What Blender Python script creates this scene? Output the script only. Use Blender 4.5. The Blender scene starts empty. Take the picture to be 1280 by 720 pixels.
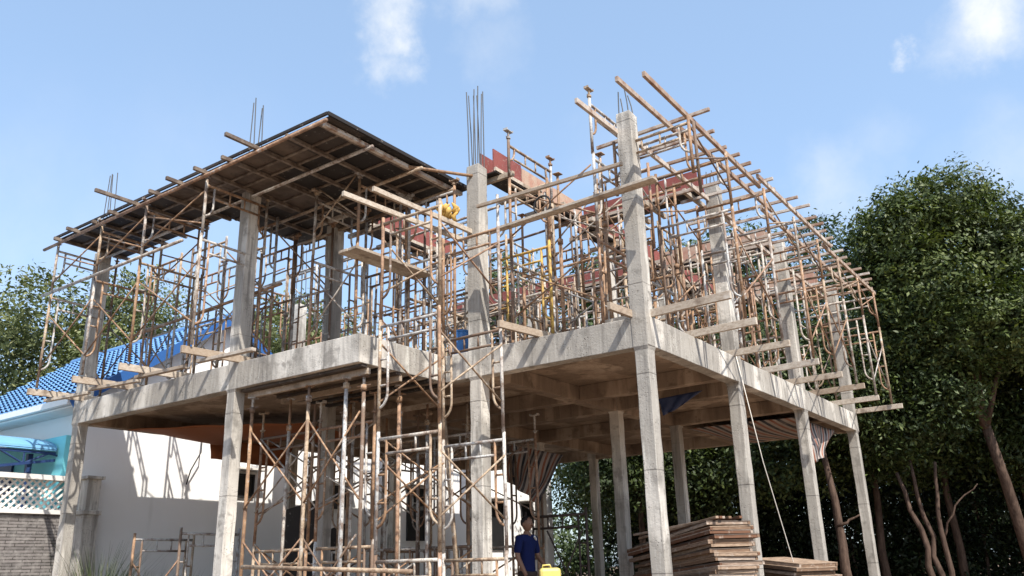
import bpy, math, random
import numpy as np
from mathutils import Vector, Matrix
random.seed(7)
RNG = np.random.default_rng(7)
scn = bpy.context.scene
COL = scn.collection

# ------------------------------------------------------------------ camera
cam_d = bpy.data.cameras.new('camera')
cam = bpy.data.objects.new('camera', cam_d); COL.objects.link(cam)
cr = Vector((0.8123228, 0.582608, -0.02644967)).normalized()
cf = Vector((-0.5462856, 0.77599269, 0.31528938)).normalized()
cu = cr.cross(cf).normalized()
m = Matrix((cr, cu, -cf)).transposed().to_4x4()
m.translation = Vector((4.6272, -9.6088, 1.35))
cam.matrix_world = m
cam_d.sensor_width = 36.0; cam_d.lens = 29.5
cam_d.clip_start = 0.05; cam_d.clip_end = 3000
scn.camera = cam
scn.view_settings.view_transform = 'Standard'
scn.view_settings.look = 'None'
scn.view_settings.gamma = 1.0
scn.view_settings.exposure = 0.75
scn.view_settings.use_curve_mapping = False

# ------------------------------------------------------------------ sun + sky
SUN = Vector((1.0, -0.53, 1.45)).normalized()
el = math.asin(SUN.z); az = math.atan2(SUN.x, SUN.y)
sd = bpy.data.lights.new('sun', 'SUN'); sd.energy = 4.4; sd.angle = math.radians(0.5); sd.color = (1.0, 0.945, 0.87)
so = bpy.data.objects.new('sun', sd); COL.objects.link(so)
so.rotation_euler = SUN.to_track_quat('Z', 'Y').to_euler()
so.location = (20, -20, 40)

class NT:
    """tiny node-tree helper"""
    def __init__(s, tree): s.t = tree; s.n = tree.nodes; s.l = tree.links
    def node(s, typ, **kw):
        n = s.n.new(typ)
        for k, v in kw.items():
            if k.startswith('i_'):
                key = k[2:]
                key = int(key) if key.isdigit() else key.replace('_', ' ')
                n.inputs[key].default_value = v
            else: setattr(n, k, v)
        return n
    def link(s, a, b): s.l.new(a, b)
    def math(s, op, a, b=None, clamp=False):
        n = s.n.new('ShaderNodeMath'); n.operation = op; n.use_clamp = clamp
        for i, x in enumerate((a, b)):
            if x is None: continue
            if isinstance(x, (int, float)): n.inputs[i].default_value = x
            else: s.l.new(x, n.inputs[i])
        return n.outputs[0]
    def mix(s, f, a, b, mode='MIX'):
        n = s.n.new('ShaderNodeMix'); n.data_type = 'RGBA'; n.blend_type = mode
        for i, x in ((0, f), (6, a), (7, b)):
            if isinstance(x, (int, float)): n.inputs[i].default_value = x
            elif isinstance(x, tuple): n.inputs[i].default_value = (*x, 1) if len(x) == 3 else x
            else: s.l.new(x, n.inputs[i])
        return n.outputs[2]
    def ramp(s, f, stops, interp='LINEAR'):
        n = s.n.new('ShaderNodeValToRGB'); n.color_ramp.interpolation = interp
        el_ = n.color_ramp.elements
        while len(el_) < len(stops): el_.new(0.5)
        for e, (p, c) in zip(el_, stops):
            e.position = p; e.color = (*c, 1) if isinstance(c, tuple) else (c, c, c, 1)
        s.l.new(f, n.inputs[0]); return n.outputs[0]
    def noise(s, vec, scale, detail=4, rough=0.55):
        n = s.n.new('ShaderNodeTexNoise'); n.inputs['Scale'].default_value = scale
        n.inputs['Detail'].default_value = detail; n.inputs['Roughness'].default_value = rough
        s.l.new(vec, n.inputs['Vector']); return n.outputs[0]
    def mapping(s, vec, scale=(1, 1, 1), loc=(0, 0, 0), rot=(0, 0, 0)):
        n = s.n.new('ShaderNodeMapping'); n.inputs['Scale'].default_value = scale
        n.inputs['Location'].default_value = loc; n.inputs['Rotation'].default_value = rot
        s.l.new(vec, n.inputs[0]); return n.outputs[0]

w = bpy.data.worlds.new('World'); scn.world = w; w.use_nodes = True
wt = NT(w.node_tree); w.node_tree.nodes.clear()
sky = wt.node('ShaderNodeTexSky', sky_type='NISHITA', sun_disc=False, sun_elevation=el, sun_rotation=az,
              altitude=50, air_density=1.0, dust_density=1.6, ozone_density=2.2)
tc = wt.node('ShaderNodeTexCoord')
dirv = tc.outputs['Generated']
def px_dir(px, py):
    return (cf * 1048.87 + cr * (px - 640) - cu * (py - 360)).normalized()
# clouds: each one a soft patch around a direction, torn up by noise that bends the lookup
nz1 = wt.node('ShaderNodeTexNoise'); nz1.inputs['Scale'].default_value = 9; nz1.inputs['Detail'].default_value = 6; nz1.inputs['Roughness'].default_value = .62
wt.link(dirv, nz1.inputs['Vector'])
off = wt.node('ShaderNodeVectorMath', operation='SUBTRACT'); wt.link(nz1.outputs['Color'], off.inputs[0]); off.inputs[1].default_value = (.5, .5, .5)
sc_ = wt.node('ShaderNodeVectorMath', operation='SCALE'); wt.link(off.outputs[0], sc_.inputs[0]); sc_.inputs['Scale'].default_value = .14
dw = wt.node('ShaderNodeVectorMath', operation='ADD'); wt.link(dirv, dw.inputs[0]); wt.link(sc_.outputs[0], dw.inputs[1])
acc = None
for (px, py, r0, r1, amp) in ((505, 8, .0, .050, .8), (497, 42, .0, .042, .8), (484, 78, .0, .040, .62), (600, 6, .0, .05, .42), (615, 70, .0, .05, .18),
                              (1255, 8, .0, .065, 1.0), (1215, 34, .0, .055, .62), (1133, 62, .0, .026, .85), (1045, 232, .0, .075, .4), (1100, 200, .0, .06, .2), (1275, 200, .0, .09, .3),
                              (20, 300, .0, .2, .18), (250, 250, .0, .2, .10), (760, 190, .0, .09, .12)):
    d = px_dir(px, py)
    vm = wt.node('ShaderNodeVectorMath', operation='DISTANCE'); vm.inputs[1].default_value = d
    wt.link(dw.outputs[0], vm.inputs[0])
    mr = wt.node('ShaderNodeMapRange', interpolation_type='SMOOTHSTEP'); mr.inputs[1].default_value = r1; mr.inputs[2].default_value = r0
    mr.inputs[3].default_value = 0; mr.inputs[4].default_value = amp
    wt.link(vm.outputs['Value'], mr.inputs[0])
    acc = mr.outputs[0] if acc is None else wt.math('MAXIMUM', acc, mr.outputs[0])
wisp = wt.noise(wt.mapping(dirv, (5, 5, 3)), 3.4, 7, 0.62)
cl = wt.math('MULTIPLY', acc, wt.ramp(wisp, [(0.25, 0.35), (0.6, 1.0)]), True)
hz = wt.mix(0.30, sky.outputs[0], (2.9, 4.1, 5.5))       # thin high haze over the whole sky
wc = wt.mix(cl, hz, (4.0, 4.15, 4.3))
bg = wt.node('ShaderNodeBackground'); bg.inputs['Strength'].default_value = 0.15
wt.link(wc, bg.inputs[0])
wo = wt.node('ShaderNodeOutputWorld'); wt.link(bg.outputs[0], wo.inputs[0])

# ------------------------------------------------------------------ materials
def mat(name, build, rough=0.8, spec=0.3, metal=0.0):
    mt = bpy.data.materials.new(name); mt.use_nodes = True
    t = NT(mt.node_tree); b = mt.node_tree.nodes['Principled BSDF']
    b.inputs['Roughness'].default_value = rough; b.inputs['Metallic'].default_value = metal
    b.inputs['Specular IOR Level'].default_value = spec
    c = build(t, b)
    if c is not None:
        if isinstance(c, tuple): b.inputs['Base Color'].default_value = (*c, 1)
        else: t.link(c, b.inputs['Base Color'])
    return mt
def bump(t, b, h, strength=0.3, dist=0.01):
    n = t.node('ShaderNodeBump'); n.inputs['Strength'].default_value = strength; n.inputs['Distance'].default_value = dist
    t.link(h, n.inputs['Height']); t.link(n.outputs[0], b.inputs['Normal'])
def gpos(t): return t.node('ShaderNodeNewGeometry').outputs['Position']
def objc(t): return t.node('ShaderNodeTexCoord').outputs['Object']
def orand(t): return t.node('ShaderNodeObjectInfo').outputs['Random']

def concrete(c1, c2, c3, streak=0.5):
    def f(t, b):
        p = gpos(t)
        big = t.noise(p, 1.1, 6, .65); med = t.noise(p, 3.6, 5, .6); fine = t.noise(p, 34, 4, .7)
        st = t.noise(t.mapping(p, (8, 8, .55)), 1.0, 6, .62)
        pan = t.noise(t.mapping(p, (.9, .9, .3), (3.1, 1.7, .4)), 1.7, 2, .4)
        c = t.mix(t.ramp(big, [(.36, 0.), (.62, 1.)]), c1, c2)
        c = t.mix(t.ramp(pan, [(.46, 0.), (.50, .75)]), c, tuple(x * .68 for x in c1))      # patches left by different form boards
        c = t.mix(t.ramp(pan, [(.36, .5), (.40, 0.)]), c, tuple(min(.72, x * 1.18) for x in c2))
        c = t.mix(t.math('MULTIPLY', t.ramp(st, [(.54, 0.), (.68, 1.)]), streak), c, c3)
        c = t.mix(t.math('MULTIPLY', t.ramp(st, [(.26, 1.), (.40, 0.)]), streak * .7), c, tuple(min(.74, x * 1.3) for x in c2))
        s2 = t.noise(t.mapping(p, (26, 26, 1.3), (1.3, 4.1, 0)), 1.0, 4, .6)
        c = t.mix(t.math('MULTIPLY', t.ramp(s2, [(.55, 0.), (.70, 1.)]), streak * .75), c, tuple(x * .5 for x in c1))
        c = t.mix(t.math('MULTIPLY', t.ramp(s2, [(.28, 1.), (.40, 0.)]), streak * .5), c, tuple(min(.76, x * 1.35) for x in c2))
        c = t.mix(t.ramp(med, [(.56, 0.), (.66, .7)]), c, tuple(x * .5 for x in c1))
        vo = t.node('ShaderNodeTexVoronoi'); vo.inputs['Scale'].default_value = 30; t.link(p, vo.inputs['Vector'])
        pit = t.math('MULTIPLY', t.ramp(vo.outputs['Distance'], [(.10, 1.), (.26, 0.)]), t.ramp(t.noise(p, 2.3, 5, .7), [(.48, 0.), (.6, 1.)]))   # honeycombing in places
        c = t.mix(t.math('MULTIPLY', pit, .75), c, tuple(x * .3 for x in c1))
        sp = t.node('ShaderNodeSeparateXYZ'); t.link(p, sp.inputs[0])
        fz = t.math('FRACT', t.math('MULTIPLY', sp.outputs[2], .82)); seam = t.ramp(fz, [(.0, 1.), (.012, 0.)])
        c = t.mix(t.math('MULTIPLY', t.math('MULTIPLY', seam, .35), t.ramp(pan, [(.45, 0.), (.5, 1.)])), c, c3)
        h = t.math('SUBTRACT', t.math('ADD', med, t.math('MULTIPLY', fine, .5)), t.math('ADD', pit, t.math('MULTIPLY', seam, .5)))
        bump(t, b, h, .8, .014)
        return c
    return f
M = {}
M['concrete'] = mat('concrete', concrete((.41, .38, .335), (.595, .56, .50), (.165, .152, .138), .8), .92, .2)
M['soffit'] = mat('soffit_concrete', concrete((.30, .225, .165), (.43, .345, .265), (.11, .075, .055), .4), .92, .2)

def pipe(t, b):
    p = gpos(t); r = orand(t)
    base = t.ramp(r, [(0, (.30, .18, .10)), (.14, (.38, .29, .20)), (.3, (.44, .40, .345)), (.46, (.33, .20, .115)), (.58, (.40, .395, .38)), (.72, (.15, .105, .075)), (.84, (.33, .20, .125)), (.93, (.47, .44, .40))], 'CONSTANT')
    n = t.noise(p, 7, 5, .65); n2 = t.noise(p, 38, 3, .7)
    c = t.mix(t.ramp(n, [(.46, 0.), (.6, .8)]), base, (.15, .09, .058))
    c = t.mix(t.ramp(n, [(.30, .75), (.42, 0.)]), c, (.56, .54, .50))
    c = t.mix(t.ramp(n2, [(.54, 0.), (.66, .75)]), c, (.075, .05, .035))
    bump(t, b, n2, .3, .004)
    return c
M['pipe'] = mat('rusty_pipe', pipe, .7, .35)
def pipey(t, b):
    p = gpos(t); n = t.noise(p, 9, 5, .65)
    return t.mix(t.ramp(n, [(.45, 0.), (.58, .85)]), (.50, .33, .08), (.22, .12, .06))
M['pipe_yellow'] = mat('worn_yellow_pipe', pipey, .65, .35)
M['pipe_dark'] = mat('dark_pipe', lambda t, b: t.mix(t.noise(gpos(t), 9), (.03, .025, .022), (.07, .045, .035)), .7, .3)
def timber(t, b):
    p = objc(t); r = orand(t)
    base = t.ramp(r, [(0, (.42, .35, .27)), (.3, (.52, .46, .38)), (.6, (.35, .28, .21)), (.8, (.54, .50, .44)), (1, (.32, .26, .20))])
    g = t.noise(t.mapping(gpos(t), (14, 14, 30)), 1.5, 4, .6); n = t.noise(gpos(t), 4, 5, .6)
    c = t.mix(t.ramp(g, [(.4, 0.), (.65, .5)]), base, (.22, .15, .10))
    c = t.mix(t.ramp(n, [(.54, 0.), (.66, .8)]), c, (.18, .135, .10))
    c = t.mix(t.ramp(n, [(.3, .5), (.42, 0.)]), c, (.62, .57, .5))
    bump(t, b, g, .25, .005)
    return c
M['timber'] = mat('sawn_timber', timber, .85, .2)
def oldt(t, b):
    r = orand(t); p = gpos(t)
    base = t.ramp(r, [(0, (.20, .13, .085)), (.3, (.33, .24, .17)), (.5, (.15, .075, .045)), (.7, (.27, .20, .15)), (.85, (.38, .31, .25)), (1, (.17, .10, .07))], 'CONSTANT')
    g = t.noise(t.mapping(p, (6, 6, 40)), 1.5, 4, .6); n = t.noise(p, 7, 5, .65)
    c = t.mix(t.ramp(g, [(.4, 0.), (.65, .6)]), base, (.10, .06, .04))
    return t.mix(t.ramp(n, [(.56, 0.), (.7, .7)]), c, (.42, .36, .3))
M['oldtimber'] = mat('weathered_timber', oldt, .9, .15)
def steel_joist(t, b):
    p = gpos(t); r = orand(t)
    base = t.ramp(r, [(0, (.42, .34, .27)), (.35, (.52, .47, .41)), (.7, (.31, .22, .16)), (1, (.48, .41, .34))])
    n = t.noise(p, 5, 5, .65); n2 = t.noise(p, 30, 3, .7)
    c = t.mix(t.ramp(n, [(.45, 0.), (.62, .85)]), base, (.2, .1, .055))
    return t.mix(t.ramp(n2, [(.58, 0.), (.72, .6)]), c, (.12, .06, .04))
M['joist'] = mat('joist_steel', steel_joist, .7, .35)
def ply(t, b):
    p = gpos(t); r = orand(t)
    n = t.noise(p, 2.2, 6, .65); n2 = t.noise(p, 12, 4, .6)
    base = t.ramp(r, [(0, (.030, .025, .022)), (.45, (.05, .04, .034)), (.7, (.022, .019, .018)), (.88, (.075, .058, .046)), (1, (.05, .04, .035))], 'CONSTANT')
    c = t.mix(t.ramp(n, [(.45, 0.), (.66, .8)]), base, (.028, .022, .02))
    c = t.mix(t.ramp(n2, [(.62, 0.), (.7, .5)]), c, (.3, .27, .24))
    return c
M['ply'] = mat('dark_film_plywood', ply, .75, .25)
def plyb(t, b):
    p = gpos(t); n = t.noise(p, 2.6, 6, .65); n2 = t.noise(p, 12, 4, .6)
    c = t.mix(t.ramp(n, [(.42, 0.), (.66, .8)]), (.13, .10, .08), (.05, .038, .031))
    return t.mix(t.ramp(n2, [(.6, 0.), (.7, .6)]), c, (.04, .03, .025))
M['plybrown'] = mat('brown_plywood', plyb, .8, .2)
M['deckjoist'] = mat('dull_joist_steel', lambda t, b: t.mix(t.ramp(t.noise(gpos(t), 6, 5, .65), [(.4, 0.), (.6, 1.)]), (.20, .16, .125), (.09, .065, .05)), .7, .3)
def redp(t, b):
    p = gpos(t); n = t.noise(p, 3, 5, .65); n2 = t.noise(p, 24, 3, .7)
    c = t.mix(t.ramp(n, [(.4, 0.), (.7, .8)]), (.235, .07, .058), (.15, .045, .04))
    return t.mix(t.ramp(n2, [(.6, 0.), (.7, .7)]), c, (.36, .27, .22))
M['redply'] = mat('red_formwork_ply', redp, .75, .25)
def tanp(t, b):
    p = gpos(t); n = t.noise(p, 4, 5, .65); n2 = t.noise(p, 30, 3, .7)
    c = t.mix(t.ramp(n, [(.4, 0.), (.65, .8)]), (.42, .31, .23), (.36, .17, .12))
    return t.mix(t.ramp(n2, [(.58, 0.), (.7, .7)]), c, (.2, .13, .1))
M['tanply'] = mat('worn_tan_ply', tanp, .8, .25)
def plasterf(t, b):
    p = gpos(t); n = t.noise(p, .7, 5, .6); st = t.noise(t.mapping(p, (3, 3, .35)), 1, 5, .6)
    c = t.mix(t.ramp(n, [(.35, 0.), (.7, .5)]), (.82, .81, .785), (.74, .72, .685))
    return t.mix(t.ramp(st, [(.6, 0.), (.78, .35)]), c, (.5, .48, .44))
M['plaster'] = mat('white_plaster', plasterf, .9, .2)
M['white'] = mat('white_paint', lambda t, b: t.mix(t.noise(gpos(t), 5), (.74, .72, .68), (.6, .57, .52)), .7, .3)
M['bluetile'] = mat('blue_roof_tile', lambda t, b: t.mix(t.noise(gpos(t), 3), (.085, .205, .42), (.13, .27, .48)), .45, .4)
M['bluefascia'] = mat('blue_fascia', lambda t, b: t.mix(t.noise(gpos(t), 4), (.022, .09, .27), (.03, .115, .33)), .5, .4)
M['teal'] = mat('turquoise_paint', lambda t, b: t.mix(t.noise(gpos(t), 2), (.16, .58, .66), (.22, .64, .7)), .7, .3)
M['awning'] = mat('blue_awning_sheet', lambda t, b: t.mix(t.noise(gpos(t), 1.4, 5), (.10, .27, .47), (.2, .40, .56)), .4, .4)
M['navy'] = mat('navy_steel', lambda t, b: t.mix(t.noise(gpos(t), 6), (.012, .03, .10), (.02, .05, .14)), .5, .4)
M['dark'] = mat('dark_opening', lambda t, b: t.mix(t.noise(gpos(t), 5), (.012, .012, .013), (.03, .03, .03)), .4, .4)
def soil(t, b):
    p = gpos(t); n = t.noise(p, .5, 6, .65); n2 = t.noise(p, 6, 5, .65)
    c = t.mix(n, (.24, .17, .12), (.17, .12, .085)); c = t.mix(t.ramp(n2, [(.5, 0.), (.7, .7)]), c, (.30, .24, .185))
    bump(t, b, n2, .6, .05); return c
M['soil'] = mat('bare_soil', soil, .95, .1)
def brickf(t, b):
    g = gpos(t)
    sx = t.node('ShaderNodeSeparateXYZ'); t.link(g, sx.inputs[0])
    cx = t.node('ShaderNodeCombineXYZ'); t.link(sx.outputs[1], cx.inputs[0]); t.link(sx.outputs[2], cx.inputs[1])
    br = t.node('ShaderNodeTexBrick'); t.link(cx.outputs[0], br.inputs[0])
    br.inputs['Scale'].default_value = 1.0; br.inputs['Brick Width'].default_value = .34; br.inputs['Row Height'].default_value = .055
    br.inputs['Mortar Size'].default_value = .007; br.inputs['Color1'].default_value = (.21, .19, .18, 1); br.inputs['Color2'].default_value = (.12, .11, .105, 1)
    br.inputs['Mortar'].default_value = (.06, .055, .05, 1); br.inputs['Bias'].default_value = -.1
    n = t.noise(g, 7, 5, .7)
    c = t.mix(t.ramp(n, [(.45, 0.), (.68, .7)]), br.outputs[0], (.3, .28, .26))
    bump(t, b, t.math('SUBTRACT', n, t.math('MULTIPLY', br.outputs['Fac'], .8)), .8, .02); return c
M['brick'] = mat('grey_stacked_stone', brickf, .9, .2)
def bark(t, b):
    p = gpos(t); n = t.noise(t.mapping(p, (9, 9, 2)), 1.3, 6, .7)
    bump(t, b, n, .7, .03)
    return t.mix(t.ramp(n, [(.35, 0.), (.65, 1.)]), (.045, .03, .023), (.125, .085, .065))
M['bark'] = mat('tree_bark', bark, .95, .1)
def leafm(name, stops):
    mt = bpy.data.materials.new(name); mt.use_nodes = True; t = NT(mt.node_tree); b = t.n['Principled BSDF']
    at = t.node('ShaderNodeAttribute'); at.attribute_name = 'tone'
    c = t.ramp(at.outputs['Fac'], stops)
    t.link(c, b.inputs['Base Color']); b.inputs['Roughness'].default_value = .55; b.inputs['Specular IOR Level'].default_value = .35
    tr = t.node('ShaderNodeBsdfTranslucent'); t.link(t.mix(1.0, c, (.9, 1.0, .35), 'MULTIPLY'), tr.inputs[0])
    mx = t.node('ShaderNodeMixShader'); mx.inputs[0].default_value = .22
    t.link(b.outputs[0], mx.inputs[1]); t.link(tr.outputs[0], mx.inputs[2])
    t.link(mx.outputs[0], t.n['Material Output'].inputs[0]); return mt
M['leaf_dark'] = leafm('dark_green_leaf', [(0, (.018, .030, .011)), (.45, (.040, .060, .018)), (.8, (.078, .108, .030)), (1, (.14, .17, .05))])
M['leaf_mid'] = leafm('mid_green_leaf', [(0, (.03, .05, .02)), (.5, (.055, .085, .03)), (.85, (.085, .12, .04)), (1, (.15, .15, .06))])
M['leaf_light'] = leafm('olive_green_leaf', [(0, (.07, .085, .035)), (.5, (.13, .155, .06)), (.85, (.2, .22, .085)), (1, (.28, .26, .13))])
M['leaf_tree'] = leafm('fresh_green_leaf', [(0, (.026, .040, .013)), (.4, (.054, .078, .022)), (.75, (.098, .128, .034)), (1, (.165, .19, .06))])
M['leaf_shade'] = leafm('shade_darkened_leaf', [(0, (.008, .014, .006)), (.5, (.016, .026, .009)), (.85, (.03, .044, .014)), (1, (.06, .075, .024))])  # understorey leaves: the shade beneath the canopy is put into the leaf colour
M['grass'] = leafm('grass_blade', [(0, (.02, .045, .012)), (.6, (.05, .09, .025)), (1, (.16, .16, .07))])
def tarpf(t, b):
    at = t.node('ShaderNodeUVMap'); sx = t.node('ShaderNodeSeparateXYZ'); t.link(at.outputs[0], sx.inputs[0])
    f = t.math('FRACT', t.math('MULTIPLY', sx.outputs[0], 7.0))
    c = t.ramp(f, [(0, (.33, .29, .26)), (.27, (.25, .085, .045)), (.5, (.34, .30, .27)), (.72, (.02, .025, .035))], 'CONSTANT')
    return t.mix(t.ramp(t.noise(gpos(t), 5), [(.45, 0.), (.7, .5)]), c, (.25, .19, .16))
M['tarp'] = mat('striped_tarp', tarpf, .6, .3)
M['bluetarp'] = mat('blue_tarp', lambda t, b: t.mix(t.noise(gpos(t), 5), (.015, .03, .085), (.03, .05, .13)), .5, .4)
M['bluedrum'] = mat('blue_plastic', lambda t, b: t.mix(t.noise(gpos(t), 9), (.03, .13, .38), (.06, .2, .45)), .4, .4)
M['yellow'] = mat('yellow_plastic', lambda t, b: t.mix(t.noise(gpos(t), 14, 5, .7), (.66, .56, .17), (.50, .40, .11)), .45, .4)
M['yellowrag'] = mat('yellow_sacking', lambda t, b: t.mix(t.noise(gpos(t), 14), (.62, .42, .12), (.45, .27, .08)), .8, .2)
M['skin'] = mat('brown_skin', lambda t, b: t.mix(t.noise(gpos(t), 20), (.17, .09, .055), (.21, .115, .072)), .55, .35)
M['shirt'] = mat('blue_shirt', lambda t, b: t.mix(t.noise(gpos(t), 16, 5), (.005, .009, .045), (.008, .015, .075)), .85, .15)
M['trouser'] = mat('dark_trousers', lambda t, b: t.mix(t.noise(gpos(t), 20), (.035, .026, .024), (.06, .045, .04)), .9, .1)
M['hair'] = mat('black_hair', lambda t, b: (.012, .010, .009), .5, .3)
M['stripew'] = mat('white_trim', lambda t, b: (.62, .62, .6), .8, .2)
M['rope'] = mat('white_rope', lambda t, b: (.66, .62, .55), .8, .2)
M['wire'] = mat('black_cable', lambda t, b: (.02, .02, .02), .6, .3)
M['rebar'] = mat('rebar_steel', lambda t, b: t.mix(t.noise(gpos(t), 12), (.05, .075, .09), (.11, .085, .07)), .6, .4)
def orangec(t, b):
    return t.mix(t.noise(gpos(t), 3, 5), (.30, .11, .045), (.22, .08, .035))
M['orangesheet'] = mat('orange_brown_sheet', orangec, .8, .2)

# ------------------------------------------------------------------ mesh helpers
class MB:
    def __init__(s): s.v = []; s.f = []; s.uv = None
    def box(s, a, b):
        x0, y0, z0 = a; x1, y1, z1 = b; o = len(s.v)
        s.v += [(x0,y0,z0),(x1,y0,z0),(x1,y1,z0),(x0,y1,z0),(x0,y0,z1),(x1,y0,z1),(x1,y1,z1),(x0,y1,z1)]
        s.f += [tuple(o+i for i in q) for q in ((0,3,2,1),(4,5,6,7),(0,1,5,4),(1,2,6,5),(2,3,7,6),(3,0,4,7))]
        return s
    def tube(s, pts, r, n=8, caps=True):
        pts = [Vector(p) for p in pts]; o = len(s.v)
        rs = r if isinstance(r, (list, tuple)) else [r] * len(pts)
        ref = None
        for i, p in enumerate(pts):
            d = (pts[min(i+1, len(pts)-1)] - pts[max(i-1, 0)]).normalized()
            if ref is None: ref = d.orthogonal().normalized()
            ref = (ref - d * ref.dot(d)).normalized(); b2 = d.cross(ref)
            for k in range(n):
                a = 2 * math.pi * k / n
                s.v.append(tuple(p + (ref * math.cos(a) + b2 * math.sin(a)) * rs[i]))
        for i in range(len(pts) - 1):
            for k in range(n):
                s.f.append((o+i*n+k, o+i*n+(k+1)%n, o+(i+1)*n+(k+1)%n, o+(i+1)*n+k))
        if caps:
            s.f.append(tuple(o+k for k in reversed(range(n)))); s.f.append(tuple(o+(len(pts)-1)*n+k for k in range(n)))
        return s
    def bar(s, p, q, wd, ht, up=(0, 0, 1)):
        p = Vector(p); q = Vector(q); d = (q - p).normalized(); sd_ = d.cross(Vector(up)).normalized(); u_ = sd_.cross(d)
        o = len(s.v)
        for e in (p, q):
            for a, b in ((-1,-1),(1,-1),(1,1),(-1,1)): s.v.append(tuple(e + sd_*a*wd/2 + u_*b*ht/2))
        s.f += [tuple(o+i for i in q_) for q_ in ((3,2,1,0),(4,5,6,7),(0,1,5,4),(1,2,6,5),(2,3,7,6),(3,0,4,7))]
        return s
    def prism(s, poly, z0, z1):
        o = len(s.v); n = len(poly)
        s.v += [(x, y, z0) for x, y in poly] + [(x, y, z1) for x, y in poly]
        s.f.append(tuple(o+i for i in reversed(range(n)))); s.f.append(tuple(o+n+i for i in range(n)))
        for i in range(n): s.f.append((o+i, o+(i+1)%n, o+n+(i+1)%n, o+n+i))
        return s
    def mesh(s, name, material=None, smooth=False):
        me = bpy.data.meshes.new(name); me.from_pydata(s.v, [], s.f)
        if material: me.materials.append(material)
        if smooth: me.polygons.foreach_set('use_smooth', [True] * len(me.polygons))
        me.update(); return me
def place(name, me, parent=None, loc=(0, 0, 0), rot=(0, 0, 0)):
    o = bpy.data.objects.new(name, me); COL.objects.link(o); o.location = loc; o.rotation_euler = rot
    if parent is not None: o.parent = parent
    return o
def obj(name, mb, material, parent=None, smooth=False, loc=(0, 0, 0), bevel=0):
    o = place(name, mb.mesh(name, material, smooth), parent, loc)
    if bevel:
        md = o.modifiers.new('bevel', 'BEVEL'); md.width = bevel; md.segments = 2; md.limit_method = 'ANGLE'
    return o
def tag(o, label, cat, group=None):
    o['label'] = label; o['category'] = cat
    if group: o['group'] = group
    return o
def thing(name, label, cat, loc=(0, 0, 0), rz=0, group=None):
    o = bpy.data.objects.new(name, None); COL.objects.link(o); o.location = loc; o.rotation_euler = (0, 0, rz)
    o.empty_display_size = .2
    return tag(o, label, cat, group)
def structure(o, kind='structure'): o['kind'] = kind; return o
ORD = 'first second third fourth fifth sixth seventh eighth ninth tenth eleventh twelfth thirteenth fourteenth fifteenth sixteenth seventeenth eighteenth nineteenth twentieth'.split()
def nth(i): return ORD[i] if i < 20 else 'twenty-' + ORD[i - 20]

# ------------------------------------------------------------------ ground
gm = MB(); R0 = 400
gm.v = [(-R0, -R0, 0), (R0, -R0, 0), (R0, R0, 0), (-R0, R0, 0)]; gm.f = [(0, 1, 2, 3)]
structure(obj('ground', gm, M['soil']))

# ------------------------------------------------------------------ concrete building
L = 10.37; ZT = 4.43; ZB = 4.025; ZC = 7.46
bld = thing('concrete_building', 'unfinished two storey concrete frame building with raw columns and no walls', 'building')
def rough_beam(a, b, seg=0.35, j=.004, mt='concrete', name='edge_beam', label=None):
    """box whose long edges wander by a few millimetres like a cast beam"""
    a = Vector(a); b = Vector(b); ln = [b[i]-a[i] for i in range(3)]; ax = max(range(3), key=lambda i: ln[i])
    n = max(2, int(ln[ax]/seg)); o1, o2 = [i for i in range(3) if i != ax]
    mb = MB(); rr = random.Random(int(abs(a.x*71+a.y*37+a.z*13)*10))
    for k in range(n+1):
        t = a[ax] + ln[ax]*k/n
        for (u, v_) in ((0,0),(1,0),(1,1),(0,1)):
            p = [0,0,0]; p[ax] = t
            p[o1] = (a[o1], b[o1])[u] + (rr.uniform(-j, j)); p[o2] = (a[o2], b[o2])[v_] + rr.uniform(-j, j)
            mb.v.append(tuple(p))
    flip = (ax == 1)
    for k in range(n):
        for q in range(4):
            f = (k*4+q, k*4+(q+1)%4, k*4+4+(q+1)%4, k*4+4+q); mb.f.append(tuple(reversed(f)) if flip else f)
    mb.f.append((3,2,1,0) if not flip else (0,1,2,3)); e = n*4
    mb.f.append((e,e+1,e+2,e+3) if not flip else (e+3,e+2,e+1,e))
    o = obj(name, mb, M[mt], bld, bevel=.008)
    if label: o['label'] = label
    return o
rough_beam((-.20, 0, ZB), (0, L, ZT), label='sunlit pale edge beam of the right side')
rough_beam((-3.42, 0.003, ZB), (-.203, .203, ZT))
rough_beam((-3.625, -1.607, ZB), (-3.423, 0, ZT))
rough_beam((-10.76, -1.81, ZB), (-3.42, -1.61, ZT), label='grey stained front edge beam of the balcony side')
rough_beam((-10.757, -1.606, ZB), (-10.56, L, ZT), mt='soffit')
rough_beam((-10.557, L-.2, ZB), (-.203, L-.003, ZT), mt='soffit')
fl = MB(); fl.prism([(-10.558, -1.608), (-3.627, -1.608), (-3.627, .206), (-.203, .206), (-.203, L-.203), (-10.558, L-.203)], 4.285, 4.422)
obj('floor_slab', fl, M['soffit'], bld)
# interior beams (butt against one another)
ys = (2.72, 4.05, 6.46); xs = (-2.82, -6.15)
xa = [-10.555, -6.26, -2.93, -.205]
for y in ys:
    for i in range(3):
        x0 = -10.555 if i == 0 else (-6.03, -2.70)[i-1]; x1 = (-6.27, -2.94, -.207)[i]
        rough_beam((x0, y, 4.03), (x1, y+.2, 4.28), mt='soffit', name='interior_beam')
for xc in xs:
    rough_beam((xc-.115, .21 if xc > -3 else -1.60, 4.027), (xc+.115, L-.21, 4.282), mt='soffit', name='interior_beam')

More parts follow.
